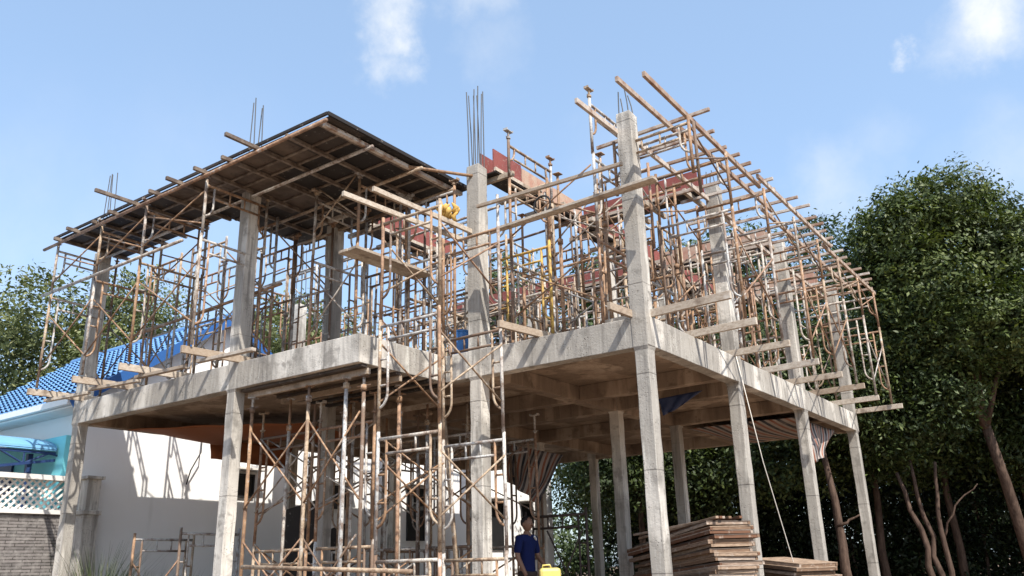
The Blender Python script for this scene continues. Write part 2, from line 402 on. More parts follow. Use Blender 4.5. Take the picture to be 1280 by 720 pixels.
def column(x0, y0, wd=.225, top=ZC, bars=0, barh=1.5, mt='concrete', lower_in=.016, label=None):
    """column of the frame: lower shaft a little slimmer than the upper one, plus starter bars on top"""
    rr = random.Random(int(abs(x0*91+y0*17)*10)); mb = MB()
    zs = [0] + [k*.24 for k in range(1, 17)] + [3.98, 4.03] + [4.43 + k*.24 for k in range(int((top-4.43)/.24))] + [top-.06, top]
    for z in zs:
        g = lower_in if z < 4.0 else 0
        for (u, v_) in ((0,0),(1,0),(1,1),(0,1)):
            jx, jy = rr.uniform(-.005, .005), rr.uniform(-.005, .005)
            jz = rr.uniform(-.02, .02) if z == top else 0
            mb.v.append((x0+(wd-2*g)*u+g+jx, y0-.006+(wd-2*g)*v_+g+jy, z+jz))
    n = len(zs)
    for k in range(n-1):
        for q in range(4): mb.f.append((k*4+q, k*4+(q+1)%4, k*4+4+(q+1)%4, k*4+4+q))
    mb.f.append((n*4-4, n*4-3, n*4-2, n*4-1)); mb.f.append((3,2,1,0))
    o = obj('column', mb, M[mt], bld, bevel=.01)
    if label: o['label'] = label
    for i in range(bars):
        a = i/bars; per = a*4; sd_ = int(per); t = per-sd_; g = .035; e = wd-2*g
        px_, py_ = [(g+e*t, g), (g+e, g+e*t), (g+e-e*t, g+e), (g, g+e-e*t)][sd_]
        rb = MB(); h = barh*rr.uniform(.94, 1.04); lean = (rr.uniform(-.05, .05), rr.uniform(-.05, .05))
        rb.tube([(x0+px_, y0+py_, top-.05), (x0+px_+lean[0]*.4, y0+py_+lean[1]*.4, top+h*.5), (x0+px_+lean[0], y0+py_+lean[1], top+h)], .009, 6)
        obj('rebar', rb, M['rebar'], o)
    return o
column(-.235, 0.0, bars=4, barh=.35, label='corner column standing nearest the camera')
column(-2.97, 0.0, .24, 7.48, 8, 1.42)
column(-6.27, -1.81, .225, 7.36, 4, 1.7)
column(-10.77, -1.81, .225, 7.36, 4, 1.75)
column(-.225, 3.11, bars=4, barh=.3); column(-.225, 6.46, bars=0); column(-.225, L-.225, bars=0)
column(-2.90, 4.06, bars=0, mt='concrete'); column(-2.82, 6.47); column(-2.9, L-.226); column(-6.95, L-.228)
column(-6.26, 0.05, bars=4, barh=1.3); column(-6.26, 4.06); column(-6.26, 6.47)
column(-10.76, 3.11, bars=4, barh=1.5); column(-10.76, 6.46); column(-10.76, L-.225)

# ------------------------------------------------------------------ scaffold frames
PR = .0235
def frame_meshes(wd, h, m_):
    d = {}
    def mk(key, mb): d[key] = mb.mesh(key, m_, True)
    mk('post', MB().tube([(0,0,0),(0,0,h+.05)], PR, 8))
    r = MB(); r.tube([(PR,0,h-.05),(wd-PR,0,h-.05)], PR*.95, 8); r.tube([(.15,0,h-.24),(wd-.15,0,h-.24)], PR*.8, 8)
    for x in (wd*.38, wd*.62): r.tube([(x,0,h-.24),(x,0,h-.07)], PR*.6, 6)
    mk('top_rail', r)
    def lad(sg):
        b = MB(); x = .15
        pts = [(x,0,h-.06),(x,0,.52)] + [(x*math.cos(a)*1.0, 0, .52-.20*math.sin(a)) for a in (.3,.6,.95,1.3)] + [(.01,0,.315)]
        b.tube([(p[0]*sg, p[1], p[2]) for p in pts], PR*.75, 7)
        for z in (h-.5, h-.85): 
            if z > .5: b.tube([(0,0,z),(x*sg,0,z)], PR*.6, 6)
        return b
    mk('left_ladder', lad(1)); mk('right_ladder', lad(-1))
    a = MB()
    for sx in (0, wd): a.tube([(sx,0,0),(sx,0,h+.05)], PR, 7)
    o = len(a.v)
    for b, dx in ((r, 0), (lad(1), 0), (lad(-1), wd)):
        o = len(a.v); a.v += [(x+dx, y, z) for x, y, z in b.v]; a.f += [tuple(i+o for i in f) for f in b.f]
    mk('whole', a)
    return d
_fc = {}
def jack_mesh(h):
    if ('jack', h) not in _fc:
        b = MB(); b.tube([(0,0,0),(0,0,h)], PR*.72, 8); b.tube([(0,0,.02),(0,0,.05)], PR*2.0, 10); b.tube([(-.07,0,.045),(.07,0,.045)], .009, 6)
        _fc[('jack', h)] = b.mesh('jack', M['pipe'], True)
    return _fc[('jack', h)]
def uhead_mesh(h):
    if ('uh', h) not in _fc:
        b = MB(); b.tube([(0,0,0),(0,0,h)], PR*.72, 8); b.tube([(0,0,.02),(0,0,.045)], PR*1.5, 10); b.tube([(-.06,0,.04),(.06,0,.04)], .007, 6)
        b.box((-.08,-.04,h),(.08,.04,h+.01)); b.box((-.08,-.04,h+.01),(-.072,.04,h+.035)); b.box((.072,-.04,h+.01),(.08,.04,h+.035))
        _fc[('uh', h)] = b.mesh('u_head', M['pipe'], False)
    return _fc[('uh', h)]
FR = []
def frame(x, y, z, wd, h, axis, label, group, parts=True, head=0, base=0, mtl='pipe', tilt=.006, double=False):
    """steel scaffold frame. axis 'x' or 'y' = direction of its rails; z = foot of the posts"""
    key = (round(wd, 3), round(h, 3), mtl)
    if key not in _fc: _fc[key] = frame_meshes(wd, h, M[mtl])
    d = _fc[key]; rz = 0 if axis == 'x' else math.pi/2
    if parts:
        t = thing('scaffold_frame', label, 'scaffold frame', (x, y, z), rz, group)
        place('post', d['post'], t); place('post', d['post'], t, (wd, 0, 0)); place('top_rail', d['top_rail'], t)
        place('side_ladder', d['left_ladder'], t); place('side_ladder', d['right_ladder'], t, (wd, 0, 0))
        for sx in (0, wd):
            if head: place('screw_head', uhead_mesh(round(head, 3)), t, (sx, 0, h+.05))
            if base:
                j = place('base_jack', jack_mesh(round(base, 3)), t, (sx, 0, 0), (math.pi, 0, 0))
    else:
        t = place('scaffold_frame', d['whole'], None, (x, y, z), (0, 0, rz)); tag(t, label, 'scaffold frame', group)
    t.rotation_euler = (random.uniform(-tilt, tilt), random.uniform(-tilt, tilt), rz + random.uniform(-.02, .02))
    return t
def brace(p, q, z0, z1, label, group, mtl='pipe'):
    """pair of crossed thin tubes pinned in the middle"""
    b = MB(); p = Vector(p); q = Vector(q); dz = z1-z0; off = (q-p).normalized().cross(Vector((0,0,1)))*.012
    P = lambda a, t: (a.x+t.x, a.y+t.y, 0)
    b.tube([(p.x+off.x, p.y+off.y, z0), (q.x+off.x, q.y+off.y, z1)], .0135, 6)
    b.tube([(p.x-off.x, p.y-off.y, z1), (q.x-off.x, q.y-off.y, z0)], .0135, 6)
    c = (p+q)/2; b.tube([(c.x-off.x*2, c.y-off.y*2, (z0+z1)/2), (c.x+off.x*2, c.y+off.y*2, (z0+z1)/2)], .016, 6)
    return tag(obj('cross_brace', b, M[mtl], smooth=True), label, 'cross brace', group)
def pole(p, q, label, group=None, r=.027, mtl='pipe', name='steel_tube', cat='tube'):
    return tag(obj(name, MB().tube([p, q], r, 8), M[mtl], smooth=True), label, cat, group)
def beamt(p, q, wd, ht, label, group=None, mtl='timber', name='timber_beam', cat='timber'):
    return tag(obj(name, MB().bar(p, q, wd, ht), M[mtl], bevel=.004), label, cat, group)

lift = ('lower', 'upper')
# ---- right side: outriggers, frames, bearers, joists
ORY = [0.12, 1.46, 3.02, 4.60, 5.95, 7.35, 8.85, 10.28]
for i, y in enumerate(ORY):
    ty = (-.05, 0, 0, 0, 0, 0, .03, .04)[i]
    beamt((-.75, y+.12+random.uniform(-.03, .03), ZT+.055), ((1.13, .95, .9, .87, .89, .93, .84, 1.0)[i], y+ty, ZT+.055), .05, .105,
          f'pale timber outrigger, {nth(i)} from the near corner, jutting over the sunlit right beam', 'timber outriggers along the right side')
    for k in range(2):
        if i == 0 and k == 0: continue
        z = ZT+.12 + (0 if k == 0 else 1.72); h = 1.7 if k == 0 else .80
        frame(-.36, y, z, 1.16, h, 'x', f'rusty scaffold frame, {lift[k]} lift above the {nth(i)} outrigger on the right side', 'scaffold frames along the right eave', True, 0)
    if i < 7:
        for k in range(2):
            z0, z1 = ((ZT+.45, ZT+1.45), (ZT+2.05, ZT+2.6))[k]
            for sx, nm in ((.8, 'outer'), (-.36, 'inner')):
                if (i + k + (sx > 0)) % 3 == 0 and not (i == 6): continue
                if i == 0 and k == 0: continue
                brace((sx, y, 0), (sx, ORY[i+1], 0), z0, z1, f'cross brace on the {nm} posts, {lift[k]} lift, behind the {nth(i)} right outrigger', 'cross braces along the right eave')
frame(-.36, .30, ZT+1.62, 1.16, 1.02, 'x', 'hanging scaffold frame beside the top of the near corner column', 'scaffold frames along the right eave')
for nm, sx, segs in (('outer', .755, ((-1.11, 3.1), (2.75, 6.8), (6.5, 10.6))), ('middle', .43, ((-1.22, .78), (.55, 4.3), (4.0, 10.2))), ('inner', -.25, ((-1.09, .16), (.2, 4.2), (3.9, 10.3)))):
    for k, (a, b) in enumerate(segs):
        zz = 7.19 + (.0 if k % 2 == 0 else .035); xx = sx + (.0 if k % 2 == 0 else .065)
        beamt((xx, a, zz), (xx+random.uniform(-.03, .03), b, zz), .045, .075, f'{nm} long bearer under the right eave joists, {("nearest", "middle", "farthest")[k]} length', 'bearers under the right eave joists', 'joist', 'bearer', 'bearer')
TIPS = [(1.01,.39),(.82,1.01),(.77,1.6),(.84,1.95),(.87,2.35),(.89,2.72),(.95,3.14),(.84,3.56),(1.04,4.14),(1.1,4.62),(1.03,5.24),(1.04,5.64),(.97,6.04),(.97,6.51),(.84,6.95),(.93,7.37),(.88,7.85),(.83,8.33),(.93,8.8),(.99,9.25),(.93,9.7),(.8,9.95),(.77,10.45)]
for i, (x, y) in enumerate(TIPS):
    beamt((-.75 + random.uniform(-.35, .3), y+random.uniform(-.05, .05), 7.29), (x, y, 7.285), .045, .05, f'slim eave joist over the right bearers, {nth(i)} from the near corner', 'joists laid across the right eave', 'joist', 'eave_joist', 'joist')

# ---- left side: outriggers, frames, deck
OLX = [-10.55, -9.06, -7.68, -6.05]
for i, x in enumerate(OLX):
    beamt((x-.06, -2.74, ZT+.05), (x+.1, -1.05, ZT+.055), .055, .11, f'timber outrigger with rough end, {nth(i)} from the far left column, over the front beam', 'timber outriggers along the balcony side')
    if i < 4:
        beamt((x-.25, -2.32, ZT-.035), (x+.95, -2.2+random.uniform(-.05,.05), ZT-.03), .08, .05, f'short timber runner slung under the {nth(i)} balcony side outrigger', 'timber runners under the outriggers')
    for k in range(2):
        z = ZT+.13 + 1.73*k; h = 1.7 if k == 0 else .88
        frame(x, -2.62, z, 1.15, h, 'y', f'rusty scaffold frame, {lift[k]} lift on the {nth(i)} outrigger under the dark deck', 'scaffold frames under the dark deck', True, .1 if k else 0)
    if i < 3:
        for k in range(2):
            z0, z1 = ((ZT+.45, ZT+1.45), (ZT+2.05, ZT+2.6))[k]
            for yy, nm in ((-2.62, 'outer'), (-1.47, 'inner')):
                if (i + k) % 2 and nm == 'inner': continue
                brace((x, yy, 0), (OLX[i+1], yy, 0), z0, z1, f'thin cross brace, {nm} {lift[k]} bay right of the {nth(i)} outrigger under the dark deck', 'cross braces under the dark deck')
pole((-10.75, -2.68, 6.27), (-6.5, -2.66, 6.3), 'long horizontal tube tied across the outer frames under the dark deck')
pole((-9.9, -1.4, 5.6), (-5.7, -1.35, 5.75), 'sloping tube tied across the inner frames under the dark deck')
# second and third row of frames on the slab under the deck
for r_, yy in enumerate((-1.2, -.1)):
    for i, x in enumerate((-5.15, -4.15) if r_ == 0 else (-10.0, -9.0, -7.9, -6.9, -5.1, -4.1)):
        for k in range(2):
            frame(x - .0, yy, ZT+.02+1.7*k, .95, 1.64 if k == 0 else .98, 'y' if r_ == 0 else 'x',
                  f'scaffold frame under the dark deck, {lift[k]} lift, {("near", "back")[r_]} row, {nth(i)} from left', 'scaffold frames under the dark deck', True, .08 if k else 0)
    if r_ == 0:
        for k in range(2): brace((-5.15, -1.2, 0), (-4.15, -1.2, 0), ZT+.4+1.7*k, ZT+1.35+1.55*k, f'cross brace near the balcony corner under the dark deck, {lift[k]} lift', 'cross braces under the dark deck')
for i, x in enumerate((-10.1, -8.75, -7.35)):
    for k in range(2): frame(x, -1.0, ZT+.02+1.5*k, 1.0, 1.46 if k == 0 else 1.2, 'x', f'scaffold frame just inside the front beam under the dark deck, {lift[k]} lift, {nth(i)} from left', 'scaffold frames under the dark deck')
    brace((x, -1.02, 0), (x+1.0, -1.02, 0), ZT+.4, ZT+1.3, f'cross brace just inside the front beam under the dark deck, {nth(i)} from left', 'cross braces under the dark deck')
    brace((x+1.0, -1.0, 0), (x+1.05, .3, 0), ZT+1.7, ZT+2.5, f'receding cross brace under the dark deck, {nth(i)} from left', 'cross braces under the dark deck')
for i, (yb, xa_, xb_) in enumerate(((-2.66, -11.0, -3.25), (-1.72, -10.75, -3.3), (-.75, -7.5, -3.2), (.15, -7.4, -3.3))):
    pole((xa_, yb, 7.235), (xb_, yb-.06, 7.235), f'long steel bearer under the dark deck, {nth(i)} from the front edge', 'bearers under the dark deck', .028, name='bearer', cat='bearer')
for i in range(12):
    x = -10.42 + i*.63
    beamt((x, -2.66-(.12, .22, .10, .16, .75, .2, .3, .24, .2, .6, .04, .0)[i], 7.295), (x+random.uniform(-.03, .03), -1.3 if x < -7.2 else .42, 7.295), .05, .06,
          f'slim joist under the dark deck, {nth(i)} from the far left end', 'joists under the dark deck', 'deckjoist', 'deck_joist', 'joist')
beamt((-3.45, -2.6, 7.29), (-3.42, .42, 7.29), .07, .06, 'pale steel joist along the right hand end of the dark deck', 'joists under the dark deck', 'joist', 'deck_joist', 'joist')
for i, y in enumerate((-2.25, -1.98, -1.2, -.45, -.1)):
    beamt((-10.5 if y < -1.5 else -7.25, y, 7.318), (-3.4, y+.03, 7.318), .04, .028, f'thin cross batten above the joists of the dark deck, {nth(i)} from the front edge', 'cross battens of the dark deck', 'deckjoist', 'cross_batten', 'batten')
SH = []
for i in range(3): SH.append((-10.6+i*1.1, -2.63, -10.6+i*1.1+1.096, -1.36, 'ply'))
for i in range(4): SH.append((-7.296+i*1.0, -2.63, -7.296+i*1.0+.996, -1.95, 'plybrown' if i < 3 else 'ply'))
for i in range(4):
    for j in range(2): SH.append((-7.296+i*1.0, -1.945+j*1.2, -7.296+i*1.0+.996, -1.945+j*1.2+1.196, 'plybrown' if (i, j) == (1, 0) else 'ply'))
for i, (xa_, ya_, xb_, yb_, k) in enumerate(SH):
    z = 7.335 + (i % 3)*.003
    tag(obj('plywood_sheet', MB().box((xa_, ya_, z), (xb_, yb_, z+.018)), M[k]), f'{"pale brown" if k == "plybrown" else "dark stained"} plywood deck sheet, {"narrow far left strip" if i < 3 else "front row" if i < 7 else "rear rows"}, {nth(i if i < 3 else i-3 if i < 7 else i-7)} from left', 'plywood', 'plywood sheets of the dark deck')
for i in range(3):
    a = -10.62 + i*2.44
    beamt((a, -2.66, 7.385), (a+2.43, -2.66, 7.385), .03, .05, f'dark edge batten along the front of the dark deck, {("left","middle","right")[i]} length', 'edge battens of the dark deck', 'ply', 'edge_batten', 'batten')
beamt((-3.29, -2.67, 7.375), (-3.29, .44, 7.375), .03, .06, 'dark edge batten along the right hand end of the deck', 'edge battens of the dark deck', 'ply', 'edge_batten', 'batten')

# ---- shoring under the balcony
PROP = {}
def prop(x, y, h, zc, label):
    """steel prop: foot plate, outer tube, collar with handle, inner tube and head plate"""
    t = thing('steel_prop', label, 'prop', (x, y, 0), random.uniform(0, 3), 'steel props under the balcony')
    obj('outer_tube', MB().tube([(0,0,.01),(0,0,zc)], .027, 10), M['pipe'], t, True)
    obj('inner_tube', MB().tube([(0,0,zc-.02),(0,0,h-.012)], .021, 8), M['pipe'], t, True)
    obj('collar', MB().tube([(0,0,zc-.05),(0,0,zc+.03)], .044, 10).tube([(-.10,0,zc+.01),(.10,0,zc+.03)], .011, 6), M['pipe'], t, True)
    obj('head_plate', MB().box((-.06,-.06,h-.012),(.06,.06,h)), M['pipe'], t); obj('foot_plate', MB().box((-.07,-.07,0),(.07,.07,.01)), M['pipe'], t)
for i, (x, y, zc) in enumerate(((-5.90, -1.58, 3.72), (-4.62, -1.6, 3.72), (-3.86, -1.6, 3.8), (-3.57, -1.55, 3.74), (-3.66, -.75, 3.7), (-5.3, .5, 3.6), (-4.3, .6, 3.6))):
    prop(x, y, 3.895, zc, f'steel prop with a screw collar under the balcony, {nth(i)} from the left of its row' if i < 4 else f'steel prop standing deeper under the balcony, {nth(i-4)} from the corner')
for i, (x, yy, wd) in enumerate(((-6.45, -.95, 1.2), (-5.08, -.95, 1.15), (-6.0, .95, 1.2), (-4.6, .95, 1.1), (-5.9, 2.2, 1.15), (-4.5, 2.3, 1.15))):
    for k in range(2):
        frame(x, yy, .04+1.72*k, wd, 1.68, 'x', f'shoring frame under the balcony, {lift[k]} lift, {("nearer","middle","rear")[i//2]} row, {("left","right")[i%2]} bay', 'shoring frames under the balcony', True, .3 if k else 0)
for yy, nm in ((-1.58, 'front'), (-.95, 'second'), (.9, 'rear')):
    beamt((-6.0, yy, 3.94), (-3.45, yy, 3.94), .06, .085, f'timber bearer over the {nm} row of shoring under the balcony', 'bearers under the balcony')
for i, x in enumerate((-6.45, -5.25, -5.08, -3.93)):
    for k in range(2):
        brace((x, -.95, 0), (x+.3, .95, 0), .5+1.72*k, 1.5+1.72*k, f'receding cross brace under the balcony, {lift[k]} lift, {nth(i)} post line from left', 'cross braces under the balcony')
for i, (x, y) in enumerate(((-5.55, -1.15), (-4.3, -1.2), (-5.0, -.35), (-4.05, -.3), (-5.75, .3), (-4.9, 1.6), (-4.55, 1.95), (-6.35, 1.8))):
    prop(x, y, 3.895 if y < 0 else 4.28, 3.45 + .05*(i % 4), f'slim rusty steel prop among the frames under the balcony, {nth(i)} counted from the front')
for i, (p_, q_) in enumerate((((-5.9, .95), (-3.5, .95)), ((-6.4, -.9), (-3.95, -.9)), ((-5.9, 2.2), (-3.4, 2.3)))):
    for k in range(2): brace((*p_, 0), (*q_, 0), .5+1.7*k, 1.7+1.7*k, f'long cross brace over both shoring bays under the balcony, {("middle","nearer","rear")[i]} row, {lift[k]} lift', 'cross braces under the balcony')
for k in range(2):
    for r_, (yy, x0_, x1_) in enumerate(((-.97, -6.45, -5.08), (-1.6, -5.9, -4.62), (-1.6, -4.62, -3.57))):
        brace((x0_, yy, 0), (x1_, yy, 0), .75+1.5*k, 1.8+1.6*k, f'wide cross brace under the balcony, {("behind the props","between the left props","between the right props")[r_]}, {lift[k]}', 'cross braces under the balcony')
for i in range(6):
    y = -1.75 + i*.34
    beamt((-6.02, y+.07, 4.00), (-3.44, y+.07, 4.00), .1, .04, f'soffit board under the balcony, {nth(i)} from the front', 'soffit boards under the balcony', 'ply', 'soffit_board', 'board')

# ---- free standing tower in front of the balcony corner
for j, (yy, x) in enumerate(((-1.75, -3.08), (-.6, -2.95))):
    for k in range(4):
        frame(x, yy, .04+1.5*k, 1.03, 1.46, 'x', f'tall tower scaffold frame, {nth(k)} lift from the ground, {("front","rear")[j]} face', 'tower scaffold frames by the balcony corner')
for k in range(4):
    for s_, (xa_, xb_) in enumerate(((-3.08, -2.95), (-2.05, -1.92))):
        brace((xa_, -1.75, 0), (xb_, -.6, 0), .04+1.5*k+.4, .04+1.5*k+1.2, f'cross brace of the tall tower, {nth(k)} lift from the ground, {("left","right")[s_]} side', 'cross braces of the tall tower')
pole((-4.75, -2.45, 1.44), (-2.2, -2.05, 1.33), 'horizontal tube lashed low across the front of the shoring')
pole((-3.3, .2, .6), (-3.75, .35, 3.7), 'leaning rusty pole behind the tall tower', None, .035)
frame(-2.62, .35, ZT+.02, .95, 1.5, 'x', 'worn yellow scaffold frame beside the column at the recess', None, mtl='pipe_yellow')
frame(-2.62, .35, ZT+1.55, .95, 1.0, 'x', 'rusty scaffold frame stacked on the worn yellow one beside the recess column', None)

# ---- frames in front of the BC bay, rails along Y, u heads sticking up
for i, x in enumerate((-2.12, -.68)):
    for k in range(3):
        frame(x, (-.02, .06)[i], ZT+.03+1.28*k, 1.18, 1.24 if k < 2 else (.62 if i == 0 else .86), 'y',
              f'scaffold frame rising over the front beam, {("lower","middle","upper")[k]} lift, {("left","right")[i]} of two stacks', 'scaffold frames with raised screw heads', True, .14 if k == 2 else 0)
for k in range(2):
    for yy, nm in ((.0, 'front'), (1.17, 'rear')):
        brace((-2.12, yy, 0), (-.68, yy, 0), ZT+.35+1.28*k, ZT+1.1+1.28*k, f'long cross brace behind the front beam, {lift[k]} lift, {nm} posts', 'long cross braces behind the front beam')
beamt((-2.35, -.32, 6.08), (.52, -.52, 6.04), .11, .04, 'lower walkway plank crossing in front of the near corner column', 'walkway planks in front of the columns', name='walkway_plank', cat='plank')
beamt((-2.2, -.18, 6.15), (.45, -.34, 6.10), .11, .04, 'upper walkway plank lying behind the one crossing the near corner column', 'walkway planks in front of the columns', name='walkway_plank', cat='plank')
beamt((-2.55, -.28, 6.58), (-.05, -.28, 6.52), .05, .05, 'pale rail timber running level from the recess column to the near corner column', None, name='rail_timber')
beamt((-3.36, -2.27, 6.32), (-3.12, .32, 6.30), .05, .075, 'outer of two pale timbers running back over the balcony corner', 'pale timbers over the balcony corner')
beamt((-3.02, -2.03, 6.38), (-2.86, .45, 6.34), .05, .075, 'inner of two pale timbers running back over the balcony corner', 'pale timbers over the balcony corner')
for i in range(2):
    beamt((-4.1+.2*i, -1.55, 5.86), (-4.0+.2*i, .05, 5.84), .19, .045, f'{("left","right")[i]} plank of the little platform above the balcony beam', 'platform planks above the balcony beam', name='platform_plank', cat='plank')
beamt((-.27, -.52, ZT+.05), (-.17, .75, ZT+.055), .055, .1, 'timber outrigger beside the foot of the near corner column, over the front beam', 'timber outriggers over the recessed front beam')
beamt((-1.83, -.78, ZT+.05), (-1.6, .75, ZT+.055), .055, .1, 'timber outrigger over the middle of the recessed front beam', 'timber outriggers over the recessed front beam')
pole((-3.4, -.9, 7.28), (-2.85, .02, 7.3), 'short tube from the deck corner to the recess column top', None)

# ---- red and tan beam formwork
def form(p, q, z0, z1, key, label, wd=.26):
    """open trough: two side boards, soffit board and battens under it"""
    p = Vector((*p, 0)); q = Vector((*q, 0)); d = (q-p).normalized(); n = d.cross(Vector((0,0,1)))
    t = thing('beam_formwork', label, 'formwork', (p.x, p.y, z0), 0, 'beam formwork on the upper floor')
    ln = (q-p).length
    for s_ in (-1, 1):
        a = n*s_*wd/2; b_ = a + d*ln
        obj('side_board', MB().bar(a+Vector((0,0,(z1-z0)/2)), b_+Vector((0,0,(z1-z0)/2)), .02, z1-z0), M[key], t)
        obj('batten', MB().bar(a*1.25+Vector((0,0,.035)), b_*1+n*s_*wd*.125+Vector((0,0,.035)), .04, .06), M['timber'], t)
    obj('soffit_board', MB().bar(Vector((0,0,-.012)), d*ln+Vector((0,0,-.012)), wd*1.3, .02), M['ply'], t)
    k = 0
    while k < ln:
        c = d*(k+.15); obj('cross_timber', MB().bar(c-n*.42+Vector((0,0,-.07)), c+n*.42+Vector((0,0,-.07)), .06, .08), M['timber'], t); k += .75
    return t
form((-2.74, .24), (-2.74, 1.02), 7.40, 7.80, 'redply', 'red beam formwork running back from the top of the recess column')
form((-2.74, 1.04), (-2.74, 3.0), 7.40, 7.76, 'tanply', 'worn tan beam formwork behind the red one at the recess column')
form((-.3, 3.16), (-1.35, 3.16), 7.40, 7.78, 'redply', 'red beam formwork beside the second right hand column')
form((-1.37, 3.16), (-2.58, 3.16), 7.38, 7.70, 'redply', 'low red beam formwork between the second right hand column and the recess line')
form((-2.74, 3.3), (-2.74, 6.3), 7.40, 7.78, 'redply', 'long red beam formwork down the middle of the upper floor')
form((-5.85, -.3), (-5.85, 2.9), 7.38, 7.78, 'redply', 'long red beam formwork behind the balcony corner scaffolds')
form((-2.6, 6.5), (-.3, 6.5), 7.40, 7.78, 'tanply', 'tan beam formwork behind the second right hand column')
form((-8.6, 6.5), (-4.9, 6.5), 7.40, 7.80, 'redply', 'far red beam formwork in the left half of the upper floor')
form((-4.88, 6.5), (-2.9, 6.5), 7.40, 7.80, 'redply', 'far red beam formwork in the centre of the upper floor')
form((-2.74, 6.7), (-2.74, 9.7), 7.40, 7.78, 'redply', 'red beam formwork receding behind the second right hand column')
form((-2.6, 9.8), (-.3, 9.8), 7.38, 7.76, 'tanply', 'tan beam formwork at the far right corner')

# ---- shoring frames inside the upper floor
gx = [-9.7, -8.6, -7.4, -5.6, -4.75, -3.9, -2.25, -1.35]
gy = [1.25, 2.45, 3.6, 5.0, 6.15, 7.4, 8.8]
for j, y in enumerate(gy):
    for i, x in enumerate(gx):
        if x < -6.5 and j in (1, 5): continue
        if i == 5 and j == 0: continue
        ax = 'x' if (i + j) % 3 else 'y'
        for k in range(2):
            xx = x + random.uniform(-.08, .08); yy = y + random.uniform(-.12, .12)
            frame(xx, yy, ZT+.02+1.42*k, .92, 1.38, ax, f'shoring frame inside the upper floor, {lift[k]} lift, {nth(j)} row back, {nth(i)} from the left', 'shoring frames inside the upper floor', j < 2 and i > 2, 0, 0)
        if (i + j) % 2 == 0 and i < len(gx)-1 and gx[i+1]-x < 1.6:
            k = (i+j)//2 % 2
            brace((x, y, 0), (gx[i+1], y+.05, 0), ZT+.4+1.4*k, ZT+1.2+1.4*k, f'cross brace inside the upper floor, {lift[k]} lift, {nth(j)} row back, {nth(i)} from the left', 'cross braces inside the upper floor')
        elif j < len(gy)-1:
            k = (i+j) % 2
            brace((x, y, 0), (x+.05, gy[j+1], 0), ZT+.4+1.4*k, ZT+1.2+1.4*k, f'receding cross brace inside the upper floor, {lift[k]} lift, {nth(j)} row back, {nth(i)} from the left', 'cross braces inside the upper floor')
def shore(x, y, label):
    o_ = obj('steel_prop', MB().tube([(0,0,0),(0,0,1.7)], .03, 8).tube([(0,0,1.7),(0,0,2.85)], .022, 8).tube([(0,0,1.66),(0,0,1.74)], .045, 8).box((-.06,-.06,2.85),(.06,.06,2.862)), M['pipe'], None, True, (x, y, ZT))
    o_.rotation_euler = (random.uniform(-.012,.012), random.uniform(-.012,.012), 0)
    return tag(o_, label, 'prop', 'steel props on the upper floor')
for j, y in enumerate((.75, 1.9, 3.0, 4.3, 5.6, 6.8, 8.2)):
    for i, x in enumerate((-8.1, -6.7, -5.2, -4.35, -3.3, -1.8, -.9)):
        shore(x+random.uniform(-.15,.15), y+random.uniform(-.15,.15), f'steel prop between the upper floor frames, {nth(j)} line back, {nth(i)} from the left')
for j, y in enumerate((1.3, 2.6, 4.4, 6.0, 7.6)):
    for k, z in enumerate((5.8, 7.22)):
        xa_, xb_ = ((-6.0, -.4), (-9.9, -3.2))[(j+k) % 2]
        pole((xa_, y+.1*k, z+random.uniform(-.1,.1)), (xb_, y-.1, z+random.uniform(-.1,.1)), f'level tube across the upper floor, {("knee brace height","just under the red beams")[k]}, {nth(j)} line back', 'level tubes across the upper floor', .024)
for i, (a, b) in enumerate((((-9.8, 2.5, 5.9), (-3.2, 2.4, 6.0)), ((-6.0, 5.2, 5.8), (-.4, 5.0, 5.9)), ((-1.2, 1.0, 5.85), (-1.1, 6.0, 5.8)), ((-5.0, .9, 5.9), (-4.9, 6.0, 5.85)), ((-9.5, 8.0, 6.3), (-3.0, 8.0, 6.2)))):
    pole(a, b, ('long tube tied across the left of the upper floor', 'long tube tied across the centre of the upper floor', 'long tube running back beside the right hand columns', 'long tube running back behind the balcony corner', 'long tube tied across the far rows of the upper floor')[i], 'long tubes tied across the upper floor')

# ---- frames standing on the ground
frame(-9.35, -1.2, .02, 1.15, 2.0, 'y', 'low rusty scaffold frame on the ground by the white wall, left of two', 'scaffold frames by the white wall')
frame(-8.3, -1.0, .02, 1.15, 2.05, 'y', 'low rusty scaffold frame on the ground by the white wall, right of two', 'scaffold frames by the white wall')
brace((-9.35, -1.2, 0), (-8.3, -1.0, 0), .5, 1.6, 'cross brace of the two frames standing by the white wall', None)
frame(-3.75, 2.5, .4, 1.2, 1.78, 'x', 'black scaffold frame standing behind the worker in the blue shirt', None, mtl='pipe_dark')
brace((-3.3, 2.45, 0), (-2.6, 2.45, 0), .6, 1.9, 'black cross brace beside the worker in the blue shirt', None, 'pipe_dark')
for i, (x, y) in enumerate(((-7.9, 1.2), (-6.9, 2.3), (-5.6, 2.2), (-4.6, 3.3))):
    for k in range(2):
        frame(x, y, .05+1.72*k, 1.0, 1.68, 'xy'[i % 2], f'shadowed scaffold frame deep under the slab, {lift[k]} lift, {nth(i)} from the left', 'scaffold frames deep under the slab', False, mtl='pipe')

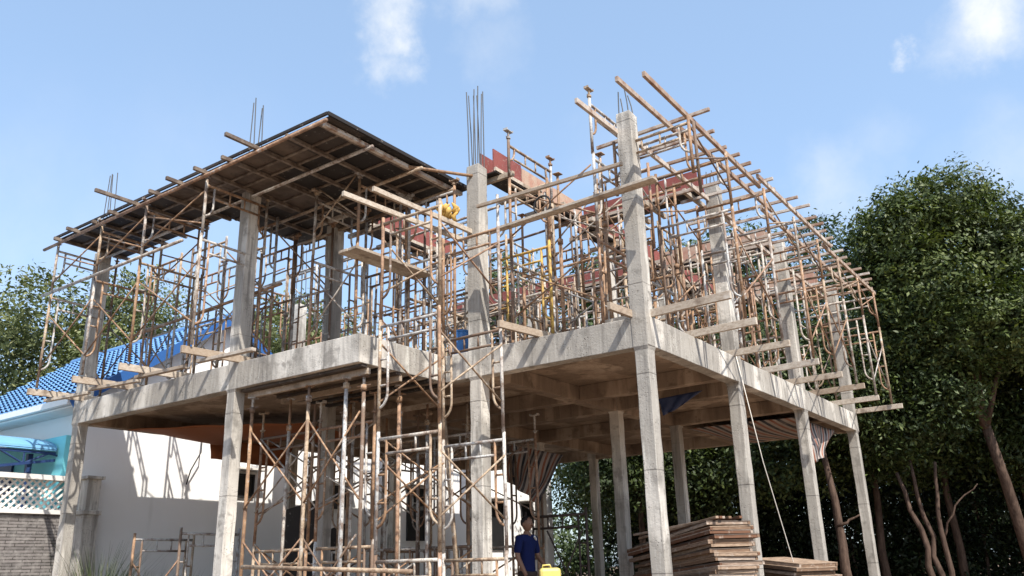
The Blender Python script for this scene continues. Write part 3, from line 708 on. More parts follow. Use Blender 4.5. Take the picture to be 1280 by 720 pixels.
# ------------------------------------------------------------------ stacked timber panels
PK = .78
def panel(x0, y0, z0, x1, y1, label, group, n, lx, ly):
    t = thing('formwork_panel', label, 'panel', ((x0+x1)/2, (y0+y1)/2, z0), random.uniform(-.09, .09), group)
    t.rotation_euler.x = random.uniform(-.012, .012); t.rotation_euler.y = random.uniform(-.016, .016)
    hx, hy = lx/2, ly/2
    obj('face_board', MB().box((-hx, -hy, .055*PK), (hx, hy, .055*PK+.014)), M['oldtimber' if n % 3 else 'plybrown'], t)
    for s_ in (-1, 1): obj('rail', MB().bar((-hx, s_*(hy-.02), .027*PK), (hx, s_*(hy-.02), .027*PK), .04, .05*PK), M['oldtimber'], t)
    for k in range(5):
        x = -hx + .03 + (2*hx-.06)*k/4; obj('rib', MB().bar((x, -hy+.045, .027*PK), (x, hy-.045, .027*PK), .05, .05*PK), M['oldtimber'], t)
    return t
def stack(n, near, ang, ln, wd, sag, label, group, jit):
    """pile of panels; `near` is its corner towards the camera, `ang` the heading of its long side; upper layers sag towards the far end"""
    ca, sa = math.cos(ang), math.sin(ang); z = 0
    for i in range(n):
        tl = sag*i/n; sx, sy, dl = random.uniform(-jit, jit), random.uniform(-jit, jit), random.uniform(-.12, .05)
        L_ = ln + dl; cx, cy = L_/2 + sx, -wd/2 + sy
        t = panel(near[0]-.5, near[1]-.5, z - math.tan(tl)*L_/2, near[0]+.5, near[1]+.5, label, group, i, L_, wd + random.uniform(-.06, .04))
        t.location.x = near[0] + ca*cx - sa*cy; t.location.y = near[1] + sa*cx + ca*cy
        t.rotation_euler = (random.uniform(-.01, .01), tl + random.uniform(-.008, .008), ang + random.uniform(-.05, .05))
        z += .0615
    return z
zt_ = stack(31, (-.35, 2.3), math.radians(144), 2.65, .74, math.radians(6.0), 'weathered brown formwork panel stacked flat behind the near corner column', 'panels in the tall stack', .07)
for i in range(6):
    a_ = math.radians(144 + random.uniform(-9, 9)); x = -.35 + .05*i + random.uniform(0, .1); y = 2.35 + .09*i
    beamt((x, y, zt_+.05), (x+2.3*math.cos(a_), y+2.3*math.sin(a_), zt_-.16+.03*(i % 3)), .05, .035, 'loose weathered stick lying on top of the tall panel stack', 'sticks on the tall stack', 'oldtimber', 'loose_stick', 'stick')
stack(21, (.27, 3.95), math.radians(150), 1.2, .8, math.radians(-5), 'weathered formwork panel in the lower stack behind the second right hand column', 'panels in the low stack', .06)
for i in range(5):
    beamt((-6.0+i*.1, 6.0+i*.3, .12+.1*(i%3)), (-3.4+i*.15, 6.6+i*.25, .3+.1*(i%2)), .08, .06, f'loose dark plank on the ground beyond the worker, {nth(i)} from the front', 'loose planks on the ground')

# ------------------------------------------------------------------ neighbouring house
XW = -11.8
hs = thing('white_house', 'white rendered house with blue tiled gable roof behind the left columns', 'house')
mb = MB(); mb.box((XW-7, -1.0, 0), (XW, 15.8, 4.5)); obj('wall', mb, M['plaster'], hs)
mb = MB(); mb.v = [(XW+.004, -1.0, 4.5), (XW+.004, 5.1, 4.5), (XW+.004, 5.1, 4.86), (XW+.004, 2.04, 6.98), (XW+.004, -1.0, 4.86), (XW-6.8, -1.0, 4.5), (XW-6.8, 5.1, 4.5), (XW-6.8, 5.1, 4.86), (XW-6.8, 2.04, 6.98), (XW-6.8, -1.0, 4.86)]
mb.f = [(0,1,2,3,4), (9,8,7,6,5), (0,4,9,5), (1,6,7,2)]; obj('gable_wall', mb, M['plaster'], hs)
def tiled(y0, z0, y1, z1, xa_, xb_):
    """roof slope with overlapping courses and rolled tiles"""
    run = math.hypot(y1-y0, z1-z0); nc = int(run/.27); nx = int((xb_-xa_)/.034); mb = MB()
    dy, dz = (y1-y0)/run, (z1-z0)/run; ny, nz = (-dz if dy > 0 else dz), abs(dy)
    for c in range(nc):
        for e, (t0, lift_) in enumerate(((c*run/nc, .055), ((c+1)*run/nc, .012))):
            for k in range(nx+1):
                x = xa_ + (xb_-xa_)*k/nx; wv = math.cos(2*math.pi*x/.205)
                h = (.036 + .028*wv) if e == 0 else .004*wv
                mb.v.append((x, y0+dy*t0+ny*h, z0+dz*t0+nz*h))
        b0 = c*2*(nx+1)
        for k in range(nx): mb.f.append((b0+k, b0+k+1, b0+nx+1+k+1, b0+nx+1+k))
    return mb
rf = obj('roof', tiled(-1.45, 4.66, 2.04, 7.12, XW-6.9, XW+.28), M['bluetile'], hs)
obj('roof', tiled(5.53, 4.66, 2.04, 7.12, XW-6.9, XW+.28), M['bluetile'], hs)
obj('ridge_cap', MB().tube([(XW-6.95, 2.04, 7.12), (XW+.3, 2.04, 7.12)], .09, 10), M['bluetile'], rf)
fb = MB(); fb.bar((XW+.3, -1.5, 4.56), (XW+.3, 2.04, 7.04), .04, .2).bar((XW+.3, 5.58, 4.56), (XW+.3, 2.04, 7.04), .04, .2); obj('fascia_board', fb, M['bluefascia'], hs)
obj('gutter', MB().bar((XW-6.9, -1.52, 4.60), (XW+.28, -1.52, 4.60), .1, .12), M['white'], hs)
obj('soffit_lining', MB().box((XW-6.9, -1.46, 4.50), (XW+.27, -1.005, 4.53)), M['white'], hs)
def window(y0, z0, y1, z1):
    f = MB()
    for a, b in (((y0-.04, z0-.04), (y1+.04, z0)), ((y0-.04, z1), (y1+.04, z1+.04)), ((y0-.04, z0), (y0, z1)), ((y1, z0), (y1+.04, z1))):
        f.box((XW+.003, a[0], a[1]), (XW+.05, b[0], b[1]))
    wn_ = obj('window', f, M['dark'], hs)
    obj('pane', MB().box((XW+.003, y0+.001, z0+.001), (XW+.02, y1-.001, z1-.001)), M['dark'], wn_)
    obj('awning', MB().box((XW+.003, y0-.15, z1+.1), (XW+.4, y1+.15, z1+.14)), M['white'], wn_)
window(2.55, 3.05, 3.05, 3.5); window(8.35, 2.15, 9.0, 3.5); window(13.9, 2.95, 14.4, 3.3); window(5.6, 2.9, 6.0, 3.4); window(12.1, 1.9, 12.8, 3.3)
# pilaster of the boundary and low stub
tag(obj('boundary_pillar', MB().box((-11.72, -1.02, 0), (-11.42, -.72, 2.5)).box((-11.75, -1.05, 2.5), (-11.39, -.69, 2.58)).box((-11.70, -1.0, 2.58), (-11.44, -.74, 3.16)).box((-11.75, -1.05, 3.16), (-11.39, -.69, 3.22)), M['concrete'], bevel=.008), 'pale stepped boundary pillar just right of the far left column', 'pillar')

# boundary wall with lattice
fw = thing('boundary_wall', 'grey stacked stone boundary wall topped with a white diagonal lattice', 'wall')
obj('stone_base', MB().box((-11.9, -9.0, 0), (-11.72, -1.06, 2.5)), M['brick'], fw)
obj('coping', MB().box((-11.95, -9.0, 2.503), (-11.67, -1.06, 2.58)), M['white'], fw)
obj('top_rail', MB().box((-11.93, -9.0, 3.12), (-11.69, -1.06, 3.21)), M['white'], fw)
lt = MB(); y = -9.0; H = .54
while y < -1.1:
    for s_ in (1, -1):
        ya, yb = (y, y+H) if s_ > 0 else (y+H, y)
        za, zb = 2.58, 3.12
        ya_c = ya; yb_c = min(max(yb, -9), -1.06)
        if ya_c > -1.06: continue
        tt = (yb_c-ya)/(yb-ya); lt.bar((-11.81+.012*s_, ya_c, za), (-11.81+.012*s_, yb_c, za+(zb-za)*tt), .036, .02, (1, 0, 0))
    y += .135
obj('lattice', lt, M['white'], fw)

# carport with arched awning, truss and turquoise wall
cp = thing('carport', 'turquoise carport with curved blue awning and navy roof truss behind the lattice', 'carport')
mb = MB(); n = 16; pr_ = [(-12.15 - 3.6*(1-math.cos(math.pi*.5*k/n)), 3.72 + .46*math.sin(math.pi*.5*k/n)) for k in range(n+1)]
for th in (0, .03):
    for yy in (-9.2, -1.32): mb.v += [(x, yy, z_+th) for x, z_ in pr_]
q = n+1
for k in range(n):
    mb.f.append((k, q+k, q+k+1, k+1)); mb.f.append((2*q+k, 2*q+k+1, 3*q+k+1, 3*q+k)); mb.f.append((k, k+1, 2*q+k+1, 2*q+k)); mb.f.append((q+k, 3*q+k, 3*q+k+1, q+k+1))
obj('awning_sheet', mb, M['awning'], cp)
tr = MB(); X = -12.2
tr.bar((X, -8.5, 3.68), (X, -1.32, 3.68), .04, .05); tr.bar((X, -8.5, 2.3), (X, -1.32, 3.55), .04, .05)
for k in range(8):
    ya = -8.2 + k*.9; zl = 2.3 + (ya+8.5)*.174
    tr.tube([(X, ya, zl), (X, ya+.45, 3.67)], .02, 6); tr.tube([(X, ya+.45, 3.67), (X, ya+.9, zl+.157)], .02, 6); tr.tube([(X, ya, zl), (X, ya, 3.67)], .016, 6)
obj('roof_truss', tr, M['navy'], cp)
obj('turquoise_wall', MB().box((-17.5, -1.28, 0), (-11.95, -1.06, 4.02)), M['teal'], cp)
wn_ = obj('window', MB().box((-14.6, -1.33, 3.0), (-13.9, -1.283, 3.62)), M['navy'], cp)
for yy in (-8.3, -1.7): obj('carport_post', MB().bar((-12.4, yy, 0), (-12.4, yy, 3.66), .09, .09, (1, 0, 0)), M['navy'], cp)
# second roof far left
h2 = thing('far_house', 'small far house with blue roof at the left edge of the photo', 'house', (-27.5, .4, 0))
obj('wall', MB().box((-4, -4.2, 0), (0, 2.6, 5.4)), M['plaster'], h2)
mb = MB(); mb.v = [(.4, -4.9, 7.2), (.4, 3.2, 5.0), (-4.4, 3.2, 5.0), (-4.4, -4.9, 7.2), (.4, -4.9, 7.35), (.4, 3.2, 5.2), (-4.4, 3.2, 5.2), (-4.4, -4.9, 7.35)]
mb.f = [(3,2,1,0), (4,5,6,7), (0,1,5,4), (1,2,6,5), (2,3,7,6), (3,0,4,7)]; obj('roof', mb, M['bluetile'], h2)

# ------------------------------------------------------------------ sheets, tarps, ropes, small things
def cloth(name, corners, label, key, nu=18, nv=14, amp=.09, sag=.15, cat='tarpaulin', fr=3.0):
    a, b, c, d = [Vector(p) for p in corners]; mb = MB(); uv = []
    nrm = (b-a).cross(d-a).normalized()
    for j in range(nv+1):
        for i in range(nu+1):
            u, v_ = i/nu, j/nv
            p = a*(1-u)*(1-v_) + b*u*(1-v_) + c*u*v_ + d*(1-u)*v_
            p = p + nrm*(amp*math.sin(u*fr*6.28+v_*3)*(.3+v_) + amp*.5*math.sin(v_*7+u*4)) - Vector((0,0,sag*math.sin(math.pi*u)*v_*(1-v_)*2))
            mb.v.append(tuple(p)); uv.append((u, v_))
    for j in range(nv):
        for i in range(nu): mb.f.append((j*(nu+1)+i, j*(nu+1)+i+1, (j+1)*(nu+1)+i+1, (j+1)*(nu+1)+i))
    o = obj(name, mb, M[key], smooth=True)
    ul = o.data.uv_layers.new(name='UVMap')
    for lp in o.data.loops: ul.data[lp.index].uv = uv[lp.vertex_index]
    sm = o.modifiers.new('thickness', 'SOLIDIFY'); sm.thickness = .006
    return tag(o, label, cat)
cloth('striped_tarp', ((-5.0, 3.5, 3.62), (-3.55, 3.5, 3.25), (-4.1, 3.45, 2.42), (-4.95, 3.5, 2.95)), 'crumpled orange and black striped tarp hanging from the slab above the worker', 'tarp', nu=34, nv=26, amp=.06, fr=2.6)
cloth('striped_tarp', ((-.3, 7.4, 3.96), (-.3, 9.4, 3.98), (-.28, 8.3, 3.35), (-.3, 7.65, 3.15)), 'small striped tarp dangling under the right beam near the far corner', 'tarp', amp=.05, fr=2)
cloth('striped_tarp', ((-2.6, 7.0, 4.0), (-.35, 7.0, 4.0), (-.35, 9.9, 3.98), (-2.6, 9.9, 3.98)), 'striped tarp slung flat under the slab at the far right', 'tarp', amp=.02, fr=2, sag=.12)
cloth('blue_tarp', ((-1.6, 3.5, 4.02), (-.75, 3.45, 4.05), (-1.3, 3.6, 3.85), (-1.58, 3.6, 3.74)), 'dark blue tarp tucked under the slab behind the near corner column', 'bluetarp', amp=.03)
cloth('orange_sheet', ((-10.5, -.9, 4.0), (-7.6, .9, 4.02), (-7.65, 2.2, 3.85), (-10.45, .9, 3.9)), 'orange brown sheet slung under the slab behind the left bay', 'orangesheet', amp=.035, cat='sheet', sag=.08)
cloth('orange_sheet', ((-10.5, .95, 4.02), (-10.4, 3.0, 4.02), (-10.45, 2.9, 3.55), (-10.5, 1.0, 3.62)), 'orange brown sheet hanging against the far left beam', 'orangesheet', amp=.04, cat='sheet')
tag(obj('rope', MB().tube([(.06, 2.95, 4.4), (.1, 3.5, 2.8), (.14, 4.4, 1.0), (.15, 4.8, .05)], .008, 6), M['rope'], smooth=True), 'thin pale rope slanting down from the right beam to the ground', 'rope')
tag(obj('cable', MB().tube([(-11.68, 1.55, 4.3), (-11.6, 1.5, 3.9), (-11.62, 1.3, 3.5), (-11.66, 1.25, 3.2)], .014, 6), M['wire'], smooth=True), 'black cable hanging down the white wall', 'cable')
dr = thing('blue_drum', 'small blue plastic drum on the slab at the recess', 'drum', (-3.35, .32, ZT))
obj('drum_body', MB().tube([(0,0,0),(0,0,.03),(0,0,.14),(0,0,.15),(0,0,.28),(0,0,.29),(0,0,.4),(0,0,.42)], [.12,.13,.13,.136,.136,.13,.13,.12], 18), M['bluedrum'], dr, True)
obj('drum_lid', MB().tube([(0,0,.421),(0,0,.45)], [.125,.12], 18), M['bluedrum'], dr)
# yellow can on a crate
ct = thing('wooden_crate', 'rough wooden crate under the yellow can', 'crate', (-1.72, .09, 0))
for s_ in (-1, 1):
    for k in range(6): obj('slat', MB().box((-.3, s_*.22-.01, .05+.16*k), (.3, s_*.22+.01, .17+.16*k)), M['timber'], ct)
obj('crate_top', MB().box((-.32, -.24, 1.008), (.32, .24, 1.028)), M['timber'], ct)
yc = thing('yellow_can', 'yellow plastic jerrycan standing near the worker', 'jerrycan', (-1.72, .09, 1.03), .65); yc.scale = (.82,)*3
o = obj('can_body', MB().box((-.17, -.09, 0), (.17, .09, .36)), M['yellow'], yc, bevel=.05)
obj('cap', MB().tube([(.08, 0, .36), (.08, 0, .40)], .035, 12), M['dark'], yc)
obj('handle', MB().tube([(-.12, 0, .355), (-.11, 0, .40), (.0, 0, .405), (.02, 0, .355)], .014, 8), M['yellow'], yc, True)
ys_ = MB(); rr = random.Random(3)
for k in range(18):
    c = Vector((rr.uniform(-.06, .06), rr.uniform(-.16, .16), rr.uniform(0, .16))); ys_.tube([c+Vector((0,0,-.05)), c+Vector((rr.uniform(-.05,.05), rr.uniform(-.05,.05), .03)), c+Vector((rr.uniform(-.06,.06), rr.uniform(-.06,.06), .08))], [.03, .05, .012], 6)
tag(obj('yellow_sack', ys_, M['yellowrag'], smooth=True, loc=(-2.95, -.5, 6.44)), 'crumpled yellow sack lying on the timbers above the balcony corner', 'sack')
tag(obj('leaning_board', MB().bar((-8.2, 1.6, 0), (-8.6, 1.75, 2.6), .9, .03, (0, 1, 0)), M['ply']), 'dark board leaning under the slab behind the second left column', 'board')
tag(obj('leaning_board', MB().bar((-9.9, 4.2, 0), (-10.4, 4.3, 2.3), .8, .03, (0, 1, 0)), M['ply']), 'dark board leaning near the white house wall', 'board')
tag(obj('coiled_hose', MB().tube([(-1.28+.14*math.cos(a*.5), -.42, 6.2+.14*math.sin(a*.5)) for a in range(26)], .014, 6), M['wire'], smooth=True), 'dark coil of hose hung on the walkway planks', 'hose')

# ------------------------------------------------------------------ worker
def skin_body(name, joints, edges, material, parent, sub=2):
    me = bpy.data.meshes.new(name); me.from_pydata([j[0] for j in joints], edges, []); me.materials.append(material)
    o = place(name, me, parent)
    sk = o.modifiers.new('skin', 'SKIN'); sk.use_smooth_shade = True
    for i, j in enumerate(joints):
        r = j[1]; me.skin_vertices[0].data[i].radius = (r, r) if not isinstance(r, tuple) else r
    me.skin_vertices[0].data[0].use_root = True
    ss = o.modifiers.new('sub', 'SUBSURF'); ss.levels = sub; ss.render_levels = sub
    return o
pz = .40
wk = thing('person', 'worker in a dark blue shirt with a white shoulder flash standing under the slab', 'person', (-3.05, 1.5, pz), math.radians(88)); wk.scale = (.97,)*3
# body: x = to the worker's left/right on screen, -y faces the camera
J = [((0,0,.94), (.13,.095)), ((0,0,1.1), (.125,.09)), ((0,0,1.28), (.145,.10)), ((0,0,1.41), (.12,.085)), ((0,0,1.47), .058), ((0,-.01,1.53), .05),
     ((.09,0,.88), .088), ((.10,-.02,.48), .062), ((.10,.02,.10), .045), ((.11,-.10,.045), .04),
     ((-.09,0,.88), .088), ((-.10,-.02,.48), .062), ((-.10,.02,.10), .045), ((-.11,-.10,.045), .04),
     ((.19,0,1.40), .058), ((.25,-.02,1.14), .045), ((.20,-.20,.98), .034), ((.17,-.26,.95), .028),
     ((-.19,0,1.40), .058), ((-.26,0,1.14), .045), ((-.24,-.12,.90), .034), ((-.23,-.15,.84), .028)]
E_ = [(0,1),(1,2),(2,3),(3,4),(4,5),(0,6),(6,7),(7,8),(8,9),(0,10),(10,11),(11,12),(12,13),(3,14),(14,15),(15,16),(16,17),(3,18),(18,19),(19,20),(20,21)]
skin_body('body', J, E_, M['skin'], wk)
Js = [((0,0,.84), (.165,.125)), ((0,0,.95), (.16,.12)), ((0,0,1.1), (.148,.108)), ((0,0,1.28), (.165,.118)), ((0,0,1.41), (.135,.098)), ((0,0,1.465), .07),
      ((.19,0,1.40), .075), ((.25,-.02,1.15), .06), ((-.19,0,1.40), .075), ((-.26,0,1.15), .06)]
skin_body('shirt', Js, [(0,1),(1,2),(2,3),(3,4),(4,5),(4,6),(6,7),(4,8),(8,9)], M['shirt'], wk)
Jt = [((0,0,.95), (.145,.108)), ((.09,0,.86), .105), ((.10,-.02,.48), .08), ((.10,.02,.12), .068), ((-.09,0,.86), .105), ((-.10,-.02,.48), .08), ((-.10,.02,.12), .068)]
skin_body('trousers', Jt, [(0,1),(1,2),(2,3),(0,4),(4,5),(5,6)], M['trouser'], wk)
def ell(mb, c, r, n=16, m_=12, f=None):
    o = len(mb.v)
    for j in range(m_+1):
        th = math.pi*j/m_
        for i in range(n):
            a = 2*math.pi*i/n; p = Vector((math.sin(th)*math.cos(a)*r[0], math.sin(th)*math.sin(a)*r[1], math.cos(th)*r[2]))
            if f: p = f(p)
            mb.v.append(tuple(Vector(c)+p))
    for j in range(m_):
        for i in range(n): mb.f.append((o+j*n+i, o+(j+1)*n+i, o+(j+1)*n+(i+1)%n, o+j*n+(i+1)%n))
    return mb
hd = MB(); C0 = (0, -.02, 1.62)
ell(hd, C0, (.078, .095, .115), 20, 16, lambda p: Vector((p.x*(1-.25*max(0, -p.z/.115)), p.y*(1-.12*max(0, -p.z/.115)) , p.z)))
hd.tube([(0, -.105, 1.64), (0, -.128, 1.607), (0, -.108, 1.597)], [.008, .017, .013], 8)
for s_ in (-1, 1): ell(hd, (s_*.079, -.005, 1.615), (.012, .024, .034), 8, 6)
hd.tube([(-.028, -.101, 1.567), (0, -.108, 1.565), (.028, -.101, 1.567)], .007, 6)
head = obj('head', hd, M['skin'], wk, True)
ey = MB()
for s_ in (-1, 1): ell(ey, (s_*.031, -.097, 1.627), (.012, .008, .008), 8, 6)
obj('eyes', ey, M['hair'], head, True)
hr = MB(); ell(hr, (0, -.005, 1.647), (.086, .098, .102), 18, 12, lambda p: Vector((p.x, p.y*(.86 if p.y < 0 else 1.02), max(p.z, -.06 if p.y > 0.0 else .035))))
obj('hair', hr, M['hair'], head, True)
obj('shoulder_flash', MB().bar((.06, -.112, 1.43), (.135, -.09, 1.38), .02, .03), M['stripew'], wk)
def hand(c, d, side):
    """palm with four curled fingers and a thumb"""
    c = Vector(c); d = Vector(d).normalized(); lat = Vector((0, 1, 0)).cross(d).normalized() * side; nm_ = d.cross(lat)
    pts = [(c, .03), (c+d*.045, (.04, .018)), (c+d*.08, (.038, .016))]; ed = [(0,1),(1,2)]
    o = skin_body('hand', [(tuple(p), r) for p, r in pts], ed, M['skin'], wk, 1)
    fg = MB()
    for k, ln in enumerate((.062, .072, .068, .052)):
        b = c + d*.075 + lat*(.027 - .018*k)
        fg.tube([b, b+d*ln*.5+nm_*.006, b+d*ln*.8+nm_*.03, b+d*ln*.78+nm_*.05], [.0085, .008, .0075, .006], 7)
    b = c + d*.025 + lat*.03; fg.tube([b, b+lat*.025+d*.025, b+lat*.022+d*.055+nm_*.015], [.010, .009, .007], 7)
    obj('fingers', fg, M['skin'], o, True)
hand((.17, -.26, .95), (-.35, -.75, -.3), 1); hand((-.23, -.15, .84), (.05, -.35, -1), -1)
sh = MB()
for s_ in (-1, 1): ell(sh, (s_*.108, -.05, .05), (.05, .135, .055), 12, 8, lambda p: Vector((p.x, p.y, max(p.z, -.048))))
obj('shoes', sh, M['hair'], wk, True)
for i in range(5):
    mb = MB().box((-3.75, 1.05, .079*i+.002), (-2.45, 1.95, .079*i+.077)); tag(obj('platform_board', mb, M['timber']), 'flat board in the low stack the worker stands on', 'board', 'boards under the worker')

# ------------------------------------------------------------------ vegetation
def leaves_mesh(name, blobs, n, size, material, seed, clump=26, spread=.30, droop=.0):
    rg = np.random.default_rng(seed); bl = np.array(blobs, float)
    wgt = (bl[:,3]*bl[:,4]*bl[:,5])**(2/3); wgt /= wgt.sum()
    nc = max(8, n//clump); bi = rg.choice(len(bl), nc, p=wgt)
    d = rg.normal(size=(nc,3)); d /= np.linalg.norm(d, axis=1)[:,None]
    rad = (.45+.6*rg.random(nc)**.55)[:,None]
    cc = bl[bi,:3] + d*rad*bl[bi,3:6]
    k = rg.integers(0, nc, n)
    sc = spread*(.5+rg.random(nc))[k][:,None]
    P = cc[k] + rg.normal(size=(n,3))*sc*np.array([1,1,.6])
    out = d[k]
    cn = d*.6 + rg.normal(size=(nc,3))*.5 + np.array([0,0,.5])       # leaves of one spray face roughly the same way
    nr = cn[k] + rg.normal(size=(n,3))*.42; nr /= np.linalg.norm(nr, axis=1)[:,None]
    t = np.cross(nr, rg.normal(size=(n,3))); t /= np.linalg.norm(t, axis=1)[:,None]
    t[:,2] -= droop; b = np.cross(nr, t)
    s = size*(.55+.8*rg.random(n))[:,None]
    V = np.empty((n,4,3)); V[:,0] = P - t*s*.5; V[:,1] = P + b*s*.22 + nr*s*.06; V[:,2] = P + t*s*.5; V[:,3] = P - b*s*.22 + nr*s*.06
    V[:,:,2] = np.maximum(V[:,:,2], .03)
    me = bpy.data.meshes.new(name); me.vertices.add(n*4); me.vertices.foreach_set('co', V.reshape(-1))
    me.loops.add(n*4); me.loops.foreach_set('vertex_index', np.arange(n*4, dtype=np.int32))
    me.polygons.add(n); me.polygons.foreach_set('loop_start', np.arange(n, dtype=np.int32)*4)
    me.update(); me.validate()
    a = me.attributes.new('tone', 'FLOAT', 'FACE'); ct_ = rg.random(nc)
    a.data.foreach_set('value', np.clip(.35*rg.random(n)+.65*ct_[k], 0, 1).astype(np.float32))
    me.materials.append(material); return me
def tree(name, label, base, h, blobs, n, size, key, seed, trunk_r=.16, cat='tree', group=None, fork=.42, clump=26, spread=.30, lean=(0, 0)):
    """blobs are in metres relative to the tree's base"""
    t = thing(name, label, cat, (*base, 0), 0, group); rr = random.Random(seed); mb = MB()
    fz = h*fork; top = Vector((lean[0], lean[1], fz))
    mb.tube([(0,0,-.05), (lean[0]*.3+rr.uniform(-.08,.08), lean[1]*.3, fz*.35), (lean[0]*.65+rr.uniform(-.08,.08), lean[1]*.65, fz*.7), tuple(top)], [trunk_r*1.25, trunk_r, trunk_r*.85, trunk_r*.8], 9)
    for i, b in enumerate(blobs[:7]):
        e = Vector(b[:3]); md = top.lerp(e, .5) + Vector((rr.uniform(-.3,.3), rr.uniform(-.3,.3), .2))
        if e.z < fz: continue
        mb.tube([tuple(top - Vector((0,0,.12))), tuple(top.lerp(md, .45)), tuple(md), tuple(e)], [trunk_r*.62, trunk_r*.45, trunk_r*.3, trunk_r*.1], 7)
    obj('trunk', mb, M['bark'], t, True)
    place('crown', leaves_mesh('crown', blobs, n, size, M[key], seed, clump, spread), t)
    return t
# the large dark tree at the right edge: blobs relative to its base
tree('broadleaf_tree', 'large dense dark green tree at the right with a forked reddish trunk', (2.35, 16.6), 12.4,
     [(-.5,-2.0,8.3,2.3,2.0,2.3), (-1.55,-3.3,9.0,1.15,1.1,1.15), (-1.25,-3.2,9.55,1.05,1.0,1.0), (-.8,-3.0,9.95,1.05,1.0,1.0), (.0,-2.6,10.25,1.05,1.0,1.05), (.55,-1.9,9.55,1.15,1.1,1.1), (1.3,-1.2,8.5,1.35,1.3,1.3), (-1.45,-2.9,7.9,1.25,1.1,1.3), (-1.6,-2.4,6.7,1.25,1.1,1.1), (.2,-2.2,6.9,1.7,1.4,1.2), (1.6,-.8,7.0,1.5,1.4,1.3), (2.6,.2,7.4,1.6,1.5,1.6), (2.8,.2,6.2,1.4,1.3,1.0), (-.9,-2.2,5.7,1.1,1.0,.8)],
     115000, .13, 'leaf_tree', 11, .15, fork=.365, lean=(-.35, -1.5), clump=46, spread=.20)
tree('broadleaf_tree', 'dark tree half hidden behind the big forked tree, right edge', (5.2, 18.5), 10, [(0,0,7.4,2.4,2.2,2.4), (-1,0,5.2,2.2,2,2), (1,0,5.2,2.2,2,2), (0,-.5,3.4,2.2,1.8,1.4)], 26000, .17, 'leaf_dark', 12, .18)
def bare_stems(base, stems, label, cat='tree', crown=None, seed=1):
    """slim tree whose bare stems show under its crown"""
    t = thing('slim_tree', label, cat, (*base, 0)); rr = random.Random(seed)
    for pts, r in stems:
        pts = [Vector(p) for p in pts]; full = []
        for a_, b_ in zip(pts[:-1], pts[1:]):
            for q_ in range(4): full.append(a_.lerp(b_, q_/4) + Vector((rr.uniform(-.06,.06), rr.uniform(-.06,.06), 0)))
        full.append(pts[-1]); n_ = len(full)
        obj('stem', MB().tube(full, [r*(1-.55*i_/(n_-1)) for i_ in range(n_)], 8), M['bark'], t, True)
    if crown: place('crown', leaves_mesh('crown', crown, 15000, .14, M['leaf_dark'], seed, 36, .3), t)
bare_stems((-1.25, 12.6), [(((.0,0,-.05), (-.05,0,2.2), (-.25,0,4.2)), .14), (((-.05,0,2.1), (.45,.1,2.35)), .04)], 'slim tree with one bare reddish trunk just behind the far corner column', crown=[(-.3,.4,5.2,1.2,1.0,1.0), (.4,.6,5.9,1.2,1.0,.9)], seed=31)
bare_stems((.35, 14.3), [(((0,0,-.05), (-.1,0,1.5), (-.5,0,3.4)), .10), (((.15,0,-.05), (.05,.1,1.8), (-.15,.1,3.7)), .085), (((.4,0,-.05), (.3,0,2.0), (.45,0,3.6)), .08), (((.32,0,1.7), (.75,0,2.5), (1.3,.1,3.0)), .03)], 'cluster of three slim bare reddish stems between the far corner column and the big tree', crown=[(-.6,.3,4.6,1.1,1.0,.9), (.3,.3,5.0,1.2,1.0,.9), (-.1,.6,5.8,1.2,1.0,.9)], seed=32)
FRONT = [(3.9, 19.4, 8.0), (2.3, 18.9, 8.6), (.4, 18.2, 8.8), (-1.4, 17.2, 8.6), (-3.0, 16.2, 8.2), (-4.6, 15.3, 7.8), (-6.2, 14.6, 7.4), (-7.6, 14.3, 7.0), (-9.2, 16.6, 7.8)]
BACK = [(-19.5, 20.5, 13.6), (-16.9, 22.0, 14.8), (-14.3, 23.4, 15.0), (-11.7, 25.0, 15.4), (-9.1, 26.6, 15.4), (-6.7, 27.9, 16.2), (-4.2, 29.2, 16.4), (-1.4, 28.5, 15.0), (1.5, 27.0, 13.0)]
ALLW = [(*p, 0) for p in FRONT] + [(*p, 1) for p in BACK]
for i, (x, y, h, bk) in enumerate(ALLW):
    rr = random.Random(100+i); bl = []
    for k in range(8):
        zc = h*(.12+.115*k) if bk else h*(.50+.062*k); sp = 1.5 if bk else 1.2
        bl.append((rr.uniform(-sp,sp), rr.uniform(-sp*.9,sp*.7), zc, rr.uniform(1.2,1.8)*(1.25 if bk else 1), rr.uniform(1.1,1.6)*(1.2 if bk else 1), rr.uniform(.8,1.2)*(1.5 if bk else 1)))
    nf = len(FRONT)
    tree('forest_tree', f'{"tall green" if bk else "dark leafy"} tree in the wood behind the building, {("front line","taller back line")[bk]}, {nth(i-nf*bk)} {("from the right","from the left")[bk]}', (x, y), h, bl, 22000 if bk else 24000, .22 if bk else .15, 'leaf_mid' if bk else 'leaf_dark', 40+i, .11, group='trees of the wood behind the building', fork=.5, spread=.34, clump=34)
for i in range(20):
    rw = i // 10; q_ = i % 10
    x = 4.3 - q_*1.72 - rw*.9; y = 21.4 - q_*.80 + rw*1.5
    if q_ > 7: x, y = ((-8.9, 17.0), (-9.7, 18.6), (-8.0, 18.2), (-10.4, 20.4))[(q_-8)*2+rw]
    rr = random.Random(300+i); h = rr.uniform(3.4, 4.6) + rw*1.0
    bl = [(rr.uniform(-.8,.8), rr.uniform(-.5,.5), h*(.08+.17*k), rr.uniform(.7,1.25), rr.uniform(.6,1.0), rr.uniform(.5,.9)) for k in range(6)]
    tree('understorey_shrub', f'shaded leafy shrub under the wood, {("nearer","farther")[rw]} line, {nth(q_)} from the right', (x, y), h, bl, 9000, .15, 'leaf_shade', 80+i, .05, 'shrub', 'shrubs under the wood', clump=30)
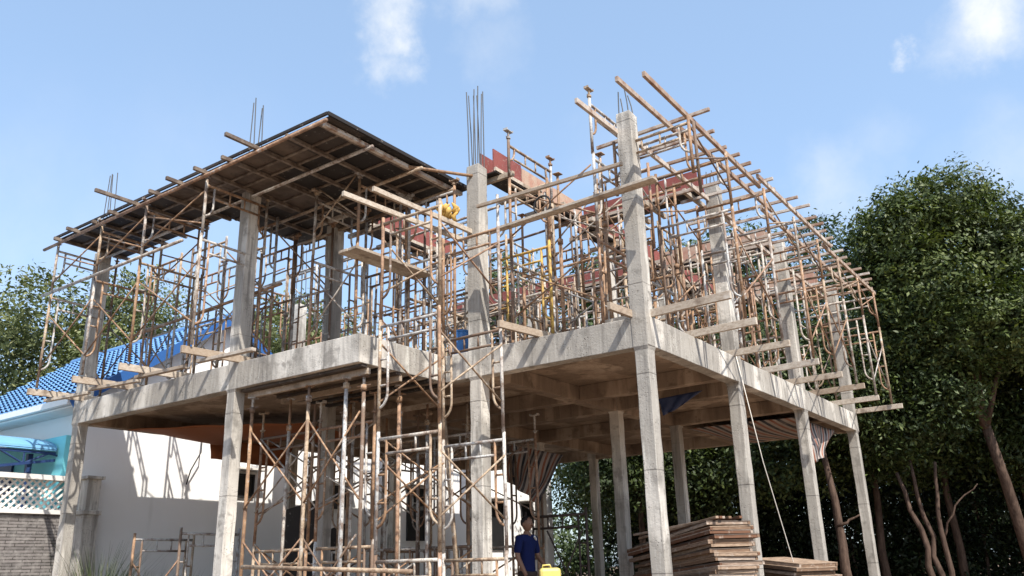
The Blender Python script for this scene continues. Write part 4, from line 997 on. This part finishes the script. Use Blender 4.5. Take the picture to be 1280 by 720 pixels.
for i, (x, y, h) in enumerate(((-30.5, 5.8, 13.2), (-27.5, 9.0, 14.2), (-34.5, 4.0, 12.6), (-24.5, 12.5, 13.6), (-29.0, 13.0, 13.0), (-22.5, 15.5, 12.5))):
    rr = random.Random(200+i); bl = []
    for k in range(9):
        a = rr.uniform(0, 6.28); bl.append((2.3*math.cos(a)*rr.random(), 2.3*math.sin(a)*rr.random(), h*(.35+.065*k), rr.uniform(1.5,2.3), rr.uniform(1.5,2.2), rr.uniform(1.1,1.7)))
    tree('broadleaf_tree', f'olive green spreading tree beyond the blue roof, {nth(i)} in depth', (x, y), h, bl, 22000, .22, 'leaf_light', 60+i, .2, group='trees beyond the blue roof', spread=.4, fork=.35)
# grass tufts by the far left column
def tuft(x, y, n, h, label, seed):
    rr = random.Random(seed); mb = MB()
    for k in range(n):
        a = rr.uniform(0, 6.28); r = rr.uniform(0, .3); px_, py_ = x+r*math.cos(a), y+r*math.sin(a); hh = h*rr.uniform(.5, 1.1); b = rr.uniform(.1, .5)*hh; a2 = a+rr.uniform(-.6,.6)
        o = len(mb.v); wx, wy = -math.sin(a2)*.012, math.cos(a2)*.012
        for t_ in (0, .4, .75, 1):
            f_ = 1-t_*.95; cx_, cy_, cz_ = px_+math.cos(a2)*b*t_**2, py_+math.sin(a2)*b*t_**2, hh*t_*(1-.15*t_)
            mb.v += [(cx_-wx*f_, cy_-wy*f_, cz_), (cx_+wx*f_, cy_+wy*f_, cz_)]
        for q_ in range(3): mb.f.append((o+2*q_, o+2*q_+1, o+2*q_+3, o+2*q_+2))
    ob = obj('grass_tuft', mb, M['grass']); at = ob.data.attributes.new('tone', 'FLOAT', 'FACE')
    at.data.foreach_set('value', np.repeat(RNG.random(n), 3).astype(np.float32))
    return tag(ob, label, 'grass', 'tall grass tufts by the white wall')
tuft(-9.75, -1.5, 330, 2.15, 'tall grass tuft beside the far left column', 1)
tuft(-9.3, -1.0, 220, 1.75, 'lower grass tuft in front of the white wall, behind the tall one', 2)
tuft(-8.6, -.9, 160, 1.6, 'grass tuft among the frames by the white wall', 3)
